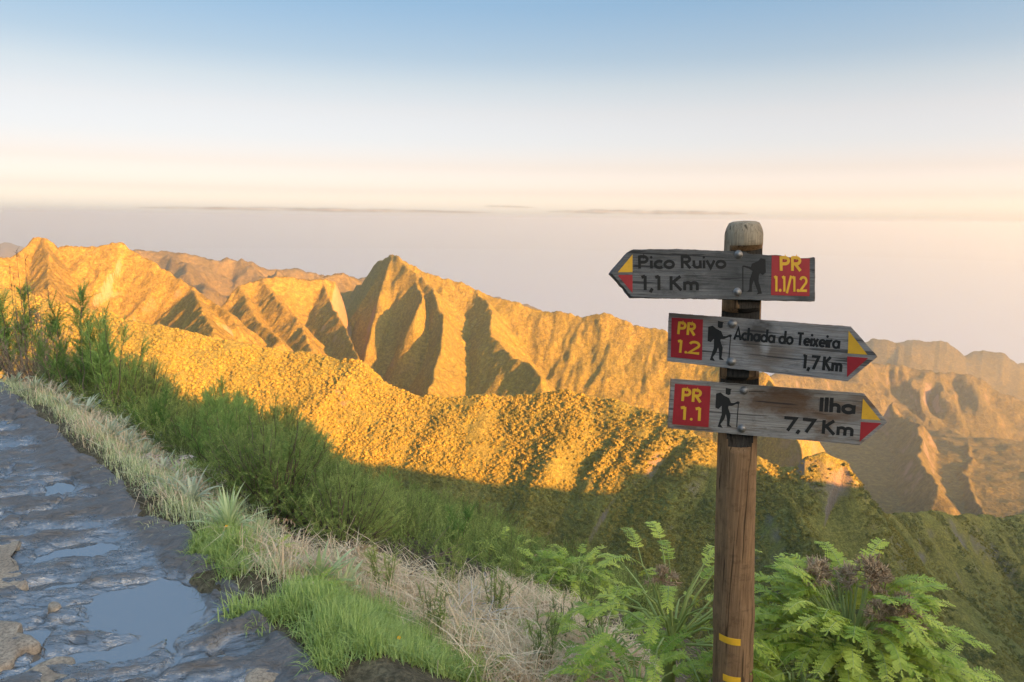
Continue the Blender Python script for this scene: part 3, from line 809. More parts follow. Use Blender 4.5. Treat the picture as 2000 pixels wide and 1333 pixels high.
# post: tapered round pole, notched flat behind each board, chamfered head
def post_mesh():
    n = 64
    up = -ax
    side = np.cross(up, FWD); side /= np.linalg.norm(side)        # towards the right of the picture
    back = np.cross(side, up) * -1
    back = back if back @ FWD > 0 else -back
    ss = [0, .0015, .006, .014, .024, .034, .042] + list(np.linspace(.05, PL + .5, 170))
    vs, fs, mi = [], [], []
    def py_of(s):
        p = POST_TOP + ax * s; zc = p @ FWD; return CY - (p @ UPV) / zc * FPX
    notch = [(483, 641, B1), (602, 760, B2), (733, 867, B3)]
    for k, s in enumerate(ss):
        r = (.0595) + .0105 * min(1, s / PL)
        c = [0.30, .60, .78, .86, .93, .975, 1.0][k] if k < 7 else 1.0
        r = r * c
        bulge = .0035 * math.exp(-((s - 1.36) / .05) ** 2)          # ring of an old branch near the foot
        ctr = POST_TOP + ax * s + side * .0035 * math.sin(s * 2.3)
        py = py_of(s)
        for j in range(n):
            a = 2 * math.pi * j / n
            rr = r + bulge + .0006 * math.sin(5 * a + s * 3) + .0005 * math.sin(11 * a - s * 7)
            p = ctr + side * rr * math.cos(a) - back * rr * math.sin(a)
            m = 0
            if py < 560: m = 1
            for y0, y1, B in notch:
                if y0 <= py <= y1:
                    dd = (p - B.o) @ B.ez + B.th + .0012      # distance in front of the board's back
                    if dd > 0: p = p - B.ez * dd; m = 2
                elif y0 - 26 <= py <= y1 + 10:
                    pass
            vs.append(p - ROOT); mi.append(m)
    vs.append(POST_TOP - ax * .0008 - ROOT); mi.append(1)
    K = len(ss); fm = []
    for k in range(K - 1):
        for j in range(n):
            q = (k * n + j, k * n + (j + 1) % n, (k + 1) * n + (j + 1) % n, (k + 1) * n + j)
            fs.append(q[::-1]); fm.append(max(mi[x] for x in q) if any(mi[x] == 2 for x in q) and sum(mi[x] == 2 for x in q) >= 3 else min(mi[x] if mi[x] < 2 else 0 for x in q))
    for j in range(n): fs.append((j, (j + 1) % n, len(vs) - 1)[::-1]); fm.append(1)
    fs.append(tuple((K - 1) * n + j for j in range(n))); fm.append(0)
    me = new_mesh('post', vs, fs, [M_post, M_posttop, M_notch], smooth=False, mat_idx=fm)
    import bmesh
    bm = bmesh.new(); bm.from_mesh(me); bmesh.ops.recalc_face_normals(bm, faces=bm.faces)
    for f in bm.faces: f.smooth = f.material_index != 2
    bm.to_mesh(me); bm.free()
    return me, side, back
pm, P_SIDE, P_BACK = post_mesh()
obj('post', pm, root)
def post_patch(name, mat, py0, py1, a0, a1, tilt=0.0, lift=.0012):
    vs, fs = [], []; m = 14
    def s_of(py):
        lo, hi = 0, PL + .4
        for _ in range(40):
            mid = (lo + hi) / 2; p = POST_TOP + ax * mid
            if CY - (p @ UPV) / (p @ FWD) * FPX < py: lo = mid
            else: hi = mid
        return lo
    s0, s1 = s_of(py0), s_of(py1)
    for li in (lift, lift - .0016):
        for k in range(m + 1):
            a = R(a0 + (a1 - a0) * k / m)
            for s in (s0, s1):
                s = s + tilt * k / m
                r = (.0595) + .0105 * min(1, s / PL) + .0035 * math.exp(-((s - 1.36) / .05) ** 2) + li
                p = POST_TOP + ax * s + P_SIDE * (.0035 * math.sin(s * 2.3) + r * math.cos(a)) - P_BACK * r * math.sin(a)
                vs.append(p - ROOT)
    for k in range(m): fs.append((2 * k, 2 * k + 1, 2 * k + 3, 2 * k + 2))
    o = 2 * (m + 1)
    for k in range(m): fs += [(2 * k, 2 * k + 2, o + 2 * k + 2, o + 2 * k), (2 * k + 1, o + 2 * k + 1, o + 2 * k + 3, 2 * k + 3)]
    obj(name, new_mesh(name, vs, fs, [mat], smooth=False), root)
post_patch('yellow_band', M_band, 1227, 1239.5, 93, 30, -.004)
post_patch('yellow_band', M_band, 1300, 1312, 95, 45, -.003)

# ------------------------------------------------------------------ near ground: hillside, wet path, stones
QD = np.array([-EDGE_N[1], EDGE_N[0]])
def sq(x, y): return edge_s(x, y), x * QD[0] + y * QD[1]
def xy_of(s, q): return (EDGE_N[0] * (s + EDGE_D) + QD[0] * q, EDGE_N[1] * (s + EDGE_D) + QD[1] * q)
def edge_wiggle(q): return .10 * perlin(q * .9, q * 0 + 3.3, 21) + .05 * perlin(q * 3.1, q * 0 + 1.3, 22)

def near_ground(x, y):
    x, y = np.asarray(x, float), np.asarray(y, float)
    s, q = sq(x, y)
    h = own_height(x, y) + fbm(x * .8, y * .8, 3, 31) * .10 * sstep(.1, 1.2, s) + fbm(x * 4, y * 4, 2, 32) * .025
    h = h + .07 * np.exp(-((s - .30) / .22) ** 2)
    return h
def ground_hit(px, py, y0=.8, y1=16, n=1600):
    d = ray(px, py); d = d / d[1]
    Y = np.linspace(y0, y1, n)
    gap = near_ground(d[0] * Y, Y) - d[2] * Y
    hit = np.nonzero(gap > 0)[0]
    k = hit[0] if len(hit) else int(np.argmax(gap))
    q = d * Y[k]; q[2] = near_ground(q[0], q[1]); return q

t = NT('slope_soil')
P = t.coord('Object', (1, 1, 1)); n1 = t.noise(P, 6, 5, .7); n2 = t.noise(P, 45, 4, .7)
c = t.mix(t.ramp(n1, [(.35, 0.0), (.65, 1.0)]), (.10, .075, .045), (.20, .16, .09))
c = t.mix(t.ramp(n2, [(.4, .8), (.6, 0.0)]), c, (.05, .04, .022))
M_soil = t.base(c, .95, .1, t.bump(n2, .8, .02))
gx = np.concatenate([np.linspace(-22, -8, 40)[:-1], np.linspace(-8, 6, 190), np.linspace(6, 20, 50)[1:]])
gy = np.concatenate([np.linspace(-8, 0, 30)[:-1], np.linspace(0, 11, 160), np.linspace(11, 19, 40)[1:]])
GX, GY = np.meshgrid(gx, gy)
GZ = near_ground(GX, GY)
gs, gq = sq(GX, GY)
GZ = np.where((gs < .06) & (gs > -3.2), GZ - .10 * sstep(.06, -.05, gs), GZ)
nx, ny = len(gx), len(gy)
ii = np.arange(ny - 1)[:, None] * nx + np.arange(nx - 1)[None, :]
gf = np.stack([ii, ii + 1, ii + nx + 1, ii + nx], -1).reshape(-1, 4)
slope = obj('slope', new_mesh('slope', np.stack([GX, GY, GZ], -1).reshape(-1, 3), gf, [M_soil], smooth=True))
tag(slope, 'earthy slope falling away from the path under the grass and heather', None, None, 'structure')

# wet muddy path
t = NT('wet_mud')
P = t.coord('Object', (1, 1, 1))
n1 = t.noise(P, 9, 6, .65, .3); n2 = t.noise(P, 60, 5, .7); n3 = t.noise(t.coord('Object', (3, 9, 9), (0, 0, R(-12))), 3, 5, .6, .4); n4 = t.noise(P, 3.2, 4, .6)
wet = t.attr('height')
c = t.mix(n1, (.040, .034, .028), (.095, .080, .064))
c = t.mix(t.ramp(n2, [(.35, .7), (.6, 0.0)]), c, (.022, .019, .016))
c = t.mix(t.ramp(n4, [(.60, 0.0), (.74, .5)]), c, (.22, .16, .11))
hh = t.math('ADD', t.math('MULTIPLY', wet, 14.0), t.math('ADD', t.math('MULTIPLY', n4, .9), t.math('MULTIPLY', n2, .35)))
dry = t.ramp(hh, [(.72, 0.0), (1.1, 1.0)])
rough = t.math('ADD', .05, t.math('MULTIPLY', dry, .5))
t.set(t.bsdf.inputs['Specular IOR Level'], t.math('SUBTRACT', .85, t.math('MULTIPLY', dry, .55)))
c = t.mix(t.math('MULTIPLY', dry, .7), c, (.115, .092, .070))
nb = t.bump(n3, .9, .035); nb = t.bump(n1, .35, .015, nb); nb = t.bump(n2, .25, .004, nb)
t.bsdf.inputs['IOR'].default_value = 2.3
M_mud = t.base(c, rough, .75, nb)
PUD = []   # (centre s, q, half sizes) of the basins that hold clear puddles
for px, py, ax_, ay_ in [(300, 1178, 135, 52), (124, 950, 34, 15), (150, 1075, 90, 12), (250, 885, 40, 8), (60, 970, 70, 9), (470, 1265, 60, 26), (90, 1145, 60, 10), (330, 1010, 60, 10)]:
    c0 = at_z(px, py, -1.6); cx = at_z(px + ax_, py - ax_ * .12, -1.6); cy_ = at_z(px, py - ay_, -1.6)
    PUD.append((c0[:2], (cx - c0)[:2], (cy_ - c0)[:2]))
def path_height(x, y):
    s, q = sq(x, y)
    # trampled ridges of mud running across the path
    a = R(14); u, v = x * math.cos(a) + y * math.sin(a), -x * math.sin(a) + y * math.cos(a)
    w = fbm(x * 1.5, y * 1.5, 3, 61) * .5
    h = .040 * fbm(u * 1.8 + w, v * 6.0 + w * 2, 3, 62) + .022 * fbm(x * 1.7, y * 1.7, 3, 63) + .016 * (1 - 2 * np.abs(fbm(u * 3.5 + w, v * 13 + w, 3, 64))) + .008 * fbm(x * 22, y * 22, 3, 65) + .010 * np.abs(fbm(u * 7, v * 26 + w, 2, 68))
    for c0, ex, ey in PUD:
        M = np.linalg.inv(np.array([[ex[0], ey[0]], [ex[1], ey[1]]]))
        dx, dy = x - c0[0], y - c0[1]
        r = np.hypot(M[0, 0] * dx + M[0, 1] * dy, M[1, 0] * dx + M[1, 1] * dy) + .55 * fbm(x * 5, y * 5, 4, 66)
        h = h - (h + .028) * (1 - sstep(.70, 1.25, r))
    # broken flags under the mud: slabs at slightly different heights with sunken joints, half of them buried
    cu, cv = u * 1.9 + .35 * fbm(x * 3, y * 3, 2, 73), v * 3.4 + .35 * fbm(x * 3, y * 3, 2, 74)
    iu, iv = np.floor(cu), np.floor(cv); b1 = np.full(x.shape, 9.0); b2 = b1.copy(); hid = np.zeros(x.shape)
    for du in (-1, 0, 1):
        for dv in (-1, 0, 1):
            ku, kv = iu + du, iv + dv; r1 = np.sin(ku * 127.1 + kv * 311.7) * 43758.5453; r1 -= np.floor(r1); r2 = np.sin(ku * 269.5 + kv * 183.3) * 43758.5453; r2 -= np.floor(r2)
            dd = np.hypot(cu - ku - .15 - .7 * r1, cv - kv - .15 - .7 * r2); nb_ = dd < b1
            b2 = np.where(nb_, b1, np.minimum(b2, dd)); hid = np.where(nb_, r1 * r2 * 2 - .5, hid); b1 = np.where(nb_, dd, b1)
    bare = sstep(-.12, .22, fbm(x * 1.3, y * 1.3, 2, 75))
    h = h + bare * (.020 * hid - .030 * (1 - sstep(.02, .11, b2 - b1)))
    ew = edge_wiggle(q)
    h = h + .05 * sstep(-.12, .12, s - ew) - .09 * sstep(.10, .22, s - ew)
    return -1.6 + h
sv_ = np.concatenate([np.linspace(-3.2, -1.15, 30)[:-1], np.linspace(-1.15, .24, 170)])
qv_ = np.concatenate([np.linspace(-5, 1.6, 60)[:-1], np.linspace(1.6, 7.6, 620)[:-1], np.linspace(7.6, 14, 60)])
SS, QQ = np.meshgrid(sv_, qv_)
PX_, PY_ = xy_of(SS, QQ)
PZ_ = path_height(PX_, PY_)
bend = .30 * np.maximum(0, np.hypot(PX_, np.maximum(PY_, 0)) - 7.5)
PZ_ = PZ_ - np.where(SS + bend > .25, .52 * (np.maximum(SS + bend - .25, 0)), 0) * (bend > 0)
nx, ny = len(sv_), len(qv_)
ii = np.arange(ny - 1)[:, None] * nx + np.arange(nx - 1)[None, :]
pf = np.stack([ii, ii + nx, ii + nx + 1, ii + 1], -1).reshape(-1, 4)[:, ::-1]
pme = new_mesh('path', np.stack([PX_, PY_, PZ_], -1).reshape(-1, 3), pf, [M_mud], smooth=True)
set_attr(pme, 'height', (PZ_ + 1.6).ravel())
path = tag(obj('path', pme), 'wet muddy footpath with embedded flat stones and shining puddles', None, None, 'structure')
t = NT('puddle_water'); t.bsdf.inputs['IOR'].default_value = 2.1
M_water = t.base((.085, .08, .072), .025, .9, t.bump(t.noise(t.coord('Object', (1, 1, 1)), 14, 2), .03, .01))
wv = [xy_of(s_, q_) for s_, q_ in ((-2.6, -3), (-2.6, 7.4), (.06, 7.4), (.06, -3))]
tag(obj('puddle', new_mesh('puddle', [(a, b, -1.613) for a, b in wv], [(3, 2, 1, 0)], [M_water])), 'still water standing in the hollows of the muddy path', None, None, 'structure')

t = NT('path_stone')
P = t.coord('Object', (1, 1, 1)); n1 = t.noise(P, 14, 5, .7); n2 = t.noise(P, 90, 4, .75)
c = t.mix(t.noise(P, 5, 4, .6), (.30, .225, .155), (.60, .47, .33)); c = t.mix(t.ramp(n1, [(.35, .6), (.6, 0.0)]), c, (.26, .19, .13)); c = t.mix(t.ramp(n2, [(.35, .8), (.6, 0.0)]), c, (.12, .09, .065))
M_stone = t.base(c, .85, .2, t.bump(n2, .6, .006))
STONES = [[(8, 800), (60, 792), (85, 800), (88, 822), (50, 830), (12, 824)], [(180, 957), (215, 948), (262, 956), (268, 975), (230, 982), (190, 978)],
          [(300, 1060), (345, 1045), (362, 1052), (352, 1068), (310, 1072)], [(470, 1160), (500, 1155), (512, 1163), (549, 1158), (545, 1180), (500, 1205), (455, 1210), (450, 1195), (475, 1180)],
          [(-40, 1050), (30, 1045), (46, 1043), (40, 1065), (20, 1085), (35, 1100), (38, 1125), (52, 1140), (20, 1152), (-40, 1150)],
          [(-50, 1220), (35, 1217), (38, 1235), (72, 1245), (75, 1262), (40, 1275), (20, 1300), (-50, 1320)], [(35, 1320), (100, 1285), (142, 1278), (145, 1300), (138, 1345), (15, 1350)],
          [(480, 1305), (500, 1290), (560, 1290), (567, 1310), (530, 1332), (478, 1340)], [(92, 1190), (100, 1180), (116, 1180), (120, 1188), (108, 1194)]]
for k, poly in enumerate(STONES):
    C0 = np.array([at_z(*p, -1.585)[:2] for p in poly]); ctr = C0.mean(0)
    # closed smooth outline
    pts = []
    n = len(C0)
    for i in range(n):
        p0, p1, p2, p3 = C0[i - 1], C0[i], C0[(i + 1) % n], C0[(i + 2) % n]
        for f_ in (0, .25, .5, .75):
            pts.append(.5 * ((2 * p1) + (-p0 + p2) * f_ + (2 * p0 - 5 * p1 + 4 * p2 - p3) * f_ ** 2 + (-p0 + 3 * p1 - 3 * p2 + p3) * f_ ** 3))
    pts = np.array(pts); m_ = len(pts); pts = pts + .012 * np.stack([perlin(pts[:, 0] * 22, pts[:, 1] * 22, 69), perlin(pts[:, 0] * 22, pts[:, 1] * 22, 70)], 1); vs, fs = [], []
    top = .012 + .006 * (k % 3)
    for sc_, z in ((1.04, -.05), (1.02, -.008), (.985, top * .55), (.93, top * .9), (.80, top), (.45, top + .003)):
        rr_ = ctr + (pts - ctr) * sc_
        nz = fbm(rr_[:, 0] * 9 + k, rr_[:, 1] * 9, 3, 67) * .010
        vs += [(x, y, -1.6 + z + (nz_ if z > 0 else 0)) for (x, y), nz_ in zip(rr_, nz)]
    vs.append((ctr[0], ctr[1], -1.6 + top + .003))
    for r_ in range(5): fs += [(r_ * m_ + i, r_ * m_ + (i + 1) % m_, (r_ + 1) * m_ + (i + 1) % m_, (r_ + 1) * m_ + i) for i in range(m_)]
    fs += [(5 * m_ + i, 5 * m_ + (i + 1) % m_, len(vs) - 1) for i in range(m_)]
    me = new_mesh('stone', vs, fs, [M_stone], smooth=True)
    import bmesh
    bm = bmesh.new(); bm.from_mesh(me); bmesh.ops.recalc_face_normals(bm, faces=bm.faces); bm.to_mesh(me); bm.free()
    obj('stone', me, path)

# ------------------------------------------------------------------ plants
def plant_mat(name, a, b, rough=.6, trans=.3, spec=.3):
    """colour a to b by the 'tint' value stored per point, shifted a little per plant"""
    t = NT(name)
    oi = t.node('ShaderNodeObjectInfo')
    f = t.math('ADD', t.attr('tint'), t.math('MULTIPLY', t.math('SUBTRACT', oi.outputs['Random'], .5), .6), True)
    col = t.mix(f, a, b)
    t.base(col, rough, spec)
    tr = t.node('ShaderNodeBsdfTranslucent'); t.link(col, tr.inputs[0])
    mx = t.node('ShaderNodeMixShader'); mx.inputs[0].default_value = trans
    t.link(t.bsdf.outputs[0], mx.inputs[1]); t.link(tr.outputs[0], mx.inputs[2]); t.link(mx.outputs[0], t.out.inputs[0])
    return t.m
M_heath = plant_mat('heather_green', (.13, .19, .040), (.42, .47, .12))
M_heath_b = plant_mat('heather_bright', (.13, .23, .045), (.38, .50, .12))
M_heath_d = plant_mat('heather_dry', (.32, .22, .13), (.58, .44, .28))
M_stem = plant_mat('woody_stem', (.10, .07, .045), (.24, .18, .12), .85, 0.0)
M_pars = plant_mat('parsley_leaf', (.22, .33, .030), (.64, .66, .11), .5)
M_pstem = plant_mat('parsley_stem', (.28, .34, .08), (.46, .50, .16), .6, .05)
M_umbel = plant_mat('dry_umbel', (.34, .21, .11), (.62, .45, .27), .9, .1)
M_silver = plant_mat('silver_leaf', (.26, .30, .15), (.58, .58, .38), .6)
M_strap = plant_mat('strap_leaf', (.26, .36, .10), (.62, .66, .34), .5)
M_grass = plant_mat('fresh_grass', (.20, .31, .06), (.54, .62, .19), .5)
M_mixg = plant_mat('verge_grass', (.26, .36, .10), (.80, .74, .42), .6)
M_straw = plant_mat('straw', (.70, .48, .28), (.98, .78, .50), .8)
M_frond = plant_mat('dry_frond', (.34, .25, .19), (.64, .52, .42), .85)

class Acc:
    def __init__(self): self.v, self.f, self.t, self.n = [], [], [], 0
    def add(self, v, f, tint):
        v = np.asarray(v, np.float32).reshape(-1, 3); f = np.asarray(f, np.int64)
        self.v.append(v); self.f.append(f + self.n); self.n += len(v)
        self.t.append(np.broadcast_to(np.asarray(tint, np.float32), (len(v),)) if np.ndim(tint) == 0 else np.asarray(tint, np.float32).ravel())
    def mesh(self, name, mat, smooth=False):
        me = new_mesh(name, np.concatenate(self.v), np.concatenate(self.f), [mat], smooth=smooth)
        set_attr(me, 'tint', np.concatenate(self.t)); return me

def unit(v): return v / (np.linalg.norm(v, axis=-1, keepdims=True) + 1e-9)
def tube(acc, pts, r0, r1, sides=5, tint=.5):
    P = np.array(pts, float); n = len(P); d = np.gradient(P, axis=0); d = unit(d)
    ref = np.array([.31, .17, .93]); a = unit(np.cross(d, ref)); b = np.cross(d, a)
    rr = np.linspace(r0, r1, n)
    th = np.arange(sides) * 2 * math.pi / sides
    V = P[:, None] + rr[:, None, None] * (np.cos(th)[None, :, None] * a[:, None] + np.sin(th)[None, :, None] * b[:, None])
    i = np.arange(n - 1)[:, None] * sides; j = np.arange(sides)[None, :]; j2 = (j + 1) % sides
    q = np.stack([i + j, i + j2, i + sides + j2, i + sides + j], -1).reshape(-1, 4)
    f = np.concatenate([q[:, [0, 1, 2]], q[:, [0, 2, 3]]])
    acc.add(V.reshape(-1, 3), f, tint)

def needles(acc, base, dirn, length, per_m, nlen, nwid, rng, tint, open_=.62):
    """bottle-brush shoots: thin needles all round each straight shoot"""
    N = len(base)
    M = np.maximum(6, (length * per_m).astype(int))
    idx = np.repeat(np.arange(N), M); k = len(idx)
    tt = np.concatenate([(np.arange(m) + .5) / m for m in M])
    d = dirn[idx]; a = unit(np.cross(d, np.array([.3, .2, .9]) + .001)); b = np.cross(d, a)
    ph = np.arange(k) * 2.39996 + rng.uniform(0, 6, N)[idx]
    rad = np.cos(ph)[:, None] * a + np.sin(ph)[:, None] * b
    tan = -np.sin(ph)[:, None] * a + np.cos(ph)[:, None] * b
    droop = length[idx] * .25 * (tt ** 2)
    p = base[idx] + d * (tt * length[idx])[:, None] + rad * .002
    p = p + (unit(base - base.mean(0)) * np.array([1, 1, 0]))[idx] * droop[:, None] * .5
    L = nlen * rng.uniform(.7, 1.2, k) * (1 - .55 * tt ** 3) * np.minimum(1, .5 + tt * 3)
    tip = p + unit(rad * open_ + d * (1 - .3 * open_)) * L[:, None]
    w = nwid * .5
    V = np.stack([p - tan * w, p + tan * w, tip], 1).reshape(-1, 3)
    F = np.arange(3 * k).reshape(-1, 3)
    ti = np.clip(tint[idx] + .5 * tt ** 2 - .2, 0, 1)
    acc.add(V, F, np.repeat(ti, 3))

def heather(seed, kind):
    """returns (foliage mesh, stem mesh); unit-ish bush about 1 m tall and 0.8 m wide"""
    rng = np.random.default_rng(seed)
    fo, st = Acc(), Acc()
    nm = {'fluffy': 62, 'spire': 11, 'dry': 40, 'sapling': 8}[kind]
    B, D, L, T = [], [], [], []
    for m in range(nm):
        az = rng.uniform(0, 6.28); r0 = rng.uniform(0, .12); spread = .55 * rng.random() ** .6 if kind != 'spire' else rng.uniform(.02, .36)
        H = rng.uniform(.72, 1.0) * math.sqrt(max(.12, 1 - .82 * (spread / .56) ** 2)) if kind != 'spire' else rng.uniform(.6, 1.0)
        if kind == 'sapling': spread *= .35; H = rng.uniform(.6, 1.0)
        s_ = np.linspace(0, 1, 8)
        x = (r0 + spread * s_ ** (1.1 if kind != 'spire' else .8)) * math.cos(az); y = (r0 + spread * s_ ** (1.1 if kind != 'spire' else .8)) * math.sin(az)
        z = H * s_ ** .92
        P = np.stack([x + rng.normal(0, .012, 8), y + rng.normal(0, .012, 8), z], 1)
        tube(st, P, .009 if kind != 'sapling' else .005, .002, 4, rng.uniform(0, 1))
        tn = rng.uniform(.15, .75)
        nb = {'fluffy': 16, 'spire': 34, 'dry': 13, 'sapling': 16}[kind]
        for k in range(nb):
            u = rng.uniform(.2, .97) ** .65; i = u * 7; a = int(i); p = P[a] + (P[min(a + 1, 7)] - P[a]) * (i - a)
            az2 = rng.uniform(0, 6.28); el = rng.uniform(.15, 1.3) if kind != 'spire' else rng.uniform(.35, 1.25)
            B.append(p); D.append((math.cos(az2) * math.cos(el), math.sin(az2) * math.cos(el), math.sin(el)))
            L.append(rng.uniform(.08, .18) * (1.15 - .3 * u) * (1.1 if kind == 'spire' else 1)); T.append(tn + rng.uniform(-.2, .2))
        dl = unit(P[-1] - P[-3]); B.append(P[-2]); D.append(dl); L.append(.22 if kind == 'spire' else .17); T.append(tn + .1)
        if kind == 'sapling':
            for a in range(2, 7):
                B.append(P[a]); D.append(unit(P[a + 1] - P[a])); L.append(np.linalg.norm(P[a + 1] - P[a]) * 1.05); T.append(tn)
    B, D, L, T = np.array(B), unit(np.array(D)), np.array(L), np.array(T)
    if kind == 'dry': needles(fo, B, D, L, 150, .026, .0045, rng, T, .8)
    else: needles(fo, B, D, L, {'fluffy': 190, 'spire': 240, 'sapling': 240}[kind], .027 if kind != 'spire' else .030, .0058, rng, T, .66)
    mat = {'fluffy': M_heath, 'spire': M_heath_b, 'dry': M_heath_d, 'sapling': M_heath}[kind]
    return fo.mesh('foliage', mat), st.mesh('stem', M_stem)

HEATH = {k: [heather(100 + 7 * i + h, k) for i in range(n)] for h, (k, n) in enumerate((('fluffy', 6), ('spire', 4), ('dry', 2), ('sapling', 3)))}
def plant(name, meshes, loc, rz, scale, label, cat, group=None, tilt=(0, 0)):
    o = bpy.data.objects.new(name, None); COL.objects.link(o)
    o.location = [float(q) for q in loc]; o.rotation_euler = (tilt[0], tilt[1], rz)
    o.scale = (scale,) * 3 if isinstance(scale, (int, float)) else tuple(float(q) for q in scale)
    tag(o, label, cat, group)
    for pn, me in meshes: obj(pn, me, o)
    return o
_hr = random.Random(3)
def put_heather(kind, x, y, H, W, label, group='heather bushes on the slope below the path'):
    fo, st = _hr.choice(HEATH[kind])
    z = float(near_ground(x, y)) - .05
    return plant('heather_bush', [('foliage', fo), ('stem', st)], (x, y, z), _hr.uniform(0, 6.28), (W, W, H), label, 'bush', group, (_hr.uniform(-.08, .08), _hr.uniform(-.08, .08)))

# heather bushes whose tops draw the skyline of the thicket: photo x, y of the top, kind, height wanted, label
def stand(px, py, Hw, lo=4.2, hi=12.0):
    """a spot where a bush of about the wanted height reaches up to this line of sight"""
    d = ray(px, py); d = d / d[1]; Y = np.linspace(lo, hi, 300)
    gap = d[2] * Y - near_ground(d[0] * Y, Y)
    s = edge_s(d[0] * Y, Y)
    k = np.argmin(np.abs(gap - Hw) - .02 * Y + 5 * np.maximum(0, .75 - s)); return d[0] * Y[k], Y[k], gap[k]
SKYLINE = [
    (-60, 545, 'fluffy', 1.05, 'tall feathery heather at the far left end of the thicket'),
    (12, 560, 'spire', 1.0, 'dark green heather with upright tips at the left edge, above the dry brown one'),
    (50, 600, 'dry', .95, 'brown dried heather bush at the left edge of the thicket'),
    (85, 655, 'dry', .8, 'low brown heather below the tall spired bush on the left'),
    (132, 566, 'spire', 1.15, 'tallest spired heather, its tip standing against the lit cliffs on the left'),
    (208, 622, 'spire', 1.0, 'second tall spired heather, just right of the tallest one'),
    (165, 660, 'fluffy', .85, 'grey-green feathery heather between the two tall spires'),
    (262, 690, 'fluffy', .85, 'round feathery heather right of the two tall spires'),
    (318, 735, 'fluffy', .85, 'soft olive heather above the pale tufts beside the path'),
    (368, 772, 'fluffy', .8, 'low feathery heather left of the bottle-brush shoots'),
    (425, 742, 'spire', .95, 'bright heather with a fan of bottle-brush shoots against the lit spur'),
    (462, 765, 'spire', .8, 'heather with slanting brush tips right of the fan of shoots'),
    (480, 790, 'fluffy', .75, 'dense heather at the foot of the slanting brush tips'),
    (520, 768, 'fluffy', .95, 'dark thin-topped heather with ragged crown against the lit spur'),
    (560, 795, 'fluffy', .9, 'dark dense heather right of the ragged one'),
    (600, 832, 'fluffy', .9, 'rounded dark heather where the thicket skyline steps down'),
    (650, 872, 'fluffy', .85, 'heather of upright plumes below the skyline step'),
    (700, 905, 'fluffy', .85, 'heather at the edge of the thicket next to the sunlit hill foot'),
    (748, 922, 'spire', .85, 'spired heather where the thicket meets the shaded hill'),
    (800, 935, 'fluffy', .8, 'yellow-green plumed heather under the shadow line'),
    (858, 945, 'fluffy', .8, 'broad feathery heather below the curve of the shadow line'),
    (915, 968, 'fluffy', .85, 'feathery heather left of the dark hollow'),
    (965, 992, 'fluffy', .8, 'heather arching over the dark hollow'),
    (1010, 1018, 'fluffy', .85, 'dark green heather right of the dark hollow'),
    (1065, 1050, 'fluffy', .8, 'bushy heather above the pale fern stems'),
    (1115, 1058, 'fluffy', .8, 'yellowish heather crown right of the fern stems'),
    (1172, 1078, 'fluffy', .8, 'rounded heather near the right end of the thicket'),
    (1228, 1092, 'fluffy', .75, 'last heather of the thicket, left of the signpost'),
    (1275, 1130, 'fluffy', .7, 'low heather peeping out behind the parsley fronds'),
]
for px, py, kind, Hw, label in SKYLINE:
    x, y, H = stand(px, py, Hw)
    H = float(np.clip(H, .35, 1.6)) + .05
    put_heather(kind, float(x), float(y), H, H * (.85 if kind != 'spire' else .8), label)
# the body of the thicket between the grass verge and that skyline
FILL_LABEL = 'feathery green heather bush packed into the thicket between path verge and valley'
rng = np.random.default_rng(77)
placed = []
def top_limit(px):
    xs = [p[0] for p in SKYLINE]; ys = [p[1] for p in SKYLINE]
    o = np.argsort(xs); return float(np.interp(px, np.array(xs)[o], np.array(ys)[o]))
def to_px(p):
    p = np.asarray(p, float); zc = p @ FWD
    return CX + (p @ RT) / zc * FPX, CY - (p @ UPV) / zc * FPX
tries = 0
while len(placed) < 120 and tries < 6000:
    tries += 1
    y = rng.uniform(3.0, 11.5); x = rng.uniform(-6.5, 2.2)
    s, q = edge_s(x, y), 0
    if s < .95 + .25 * max(0, x + 1.2): continue
    z = float(near_ground(x, y)); bx, by = to_px((x, y, z))
    if bx < -120 or bx > 1330 or by > 1250: continue
    if by > 1010 and bx > 640 and by > 1085 + .30 * max(0, bx - 860): continue      # keep the dry grass clearing open
    H = rng.uniform(.42, 1.05)
    tx, ty = to_px((x, y, z + H))
    lim = top_limit(bx) + 22
    if ty < lim:
        H2 = H * (by - lim) / max(1, by - ty)
        if H2 < .28: continue
        H = H2
    if any((x - a) ** 2 + (y - b) ** 2 < .47 ** 2 for a, b in placed): continue
    placed.append((x, y))
    kind = rng.choice(['fluffy', 'fluffy', 'spire'])
    if bx < 110: kind = rng.choice(['dry', 'fluffy', 'dry'])
    where = 'in the thicket behind the silvery tufts' if bx < 330 else 'in the thicket above the dry grass' if bx < 760 else 'in the thicket between dead branch and parsley'
    look = {'fluffy': 'soft green heather', 'spire': 'bottle-brush heather', 'dry': 'brown dried heather'}[str(kind)]
    put_heather(str(kind), x, y, H + .05, H * 1.05, look + ' ' + where)
for px, py, h, label in [(852, 1262, .34, 'young heather sprig standing alone in the dry grass left of the clearing'), (968, 1225, .42, 'young heather sprig behind the pale dead twigs'), (1062, 1330, .42, 'slim heather sprig at the bottom edge in the dry grass'),
                         (1160, 1290, .50, 'bushy heather sprig rising from the dry grass by the parsley'), (1100, 1275, .36, 'thin heather sprig between dry grass and parsley'), (745, 1180, .40, 'young heather sprig beside the dead branch'), (880, 1180, .45, 'yellow-green young heather at the top of the dry grass'), (1010, 1165, .42, 'young heather sprig above the dead twigs')]:
    p = ground_hit(px, py)
    if p is None: continue
    fo, st = _hr.choice(HEATH['sapling'])
    plant('heather_sprig', [('foliage', fo), ('stem', st)], (p[0], p[1], p[2] - .02), _hr.uniform(0, 6.28), (h * .9, h * .9, h), label, 'young shrub', 'young heather sprigs in the dry grass')

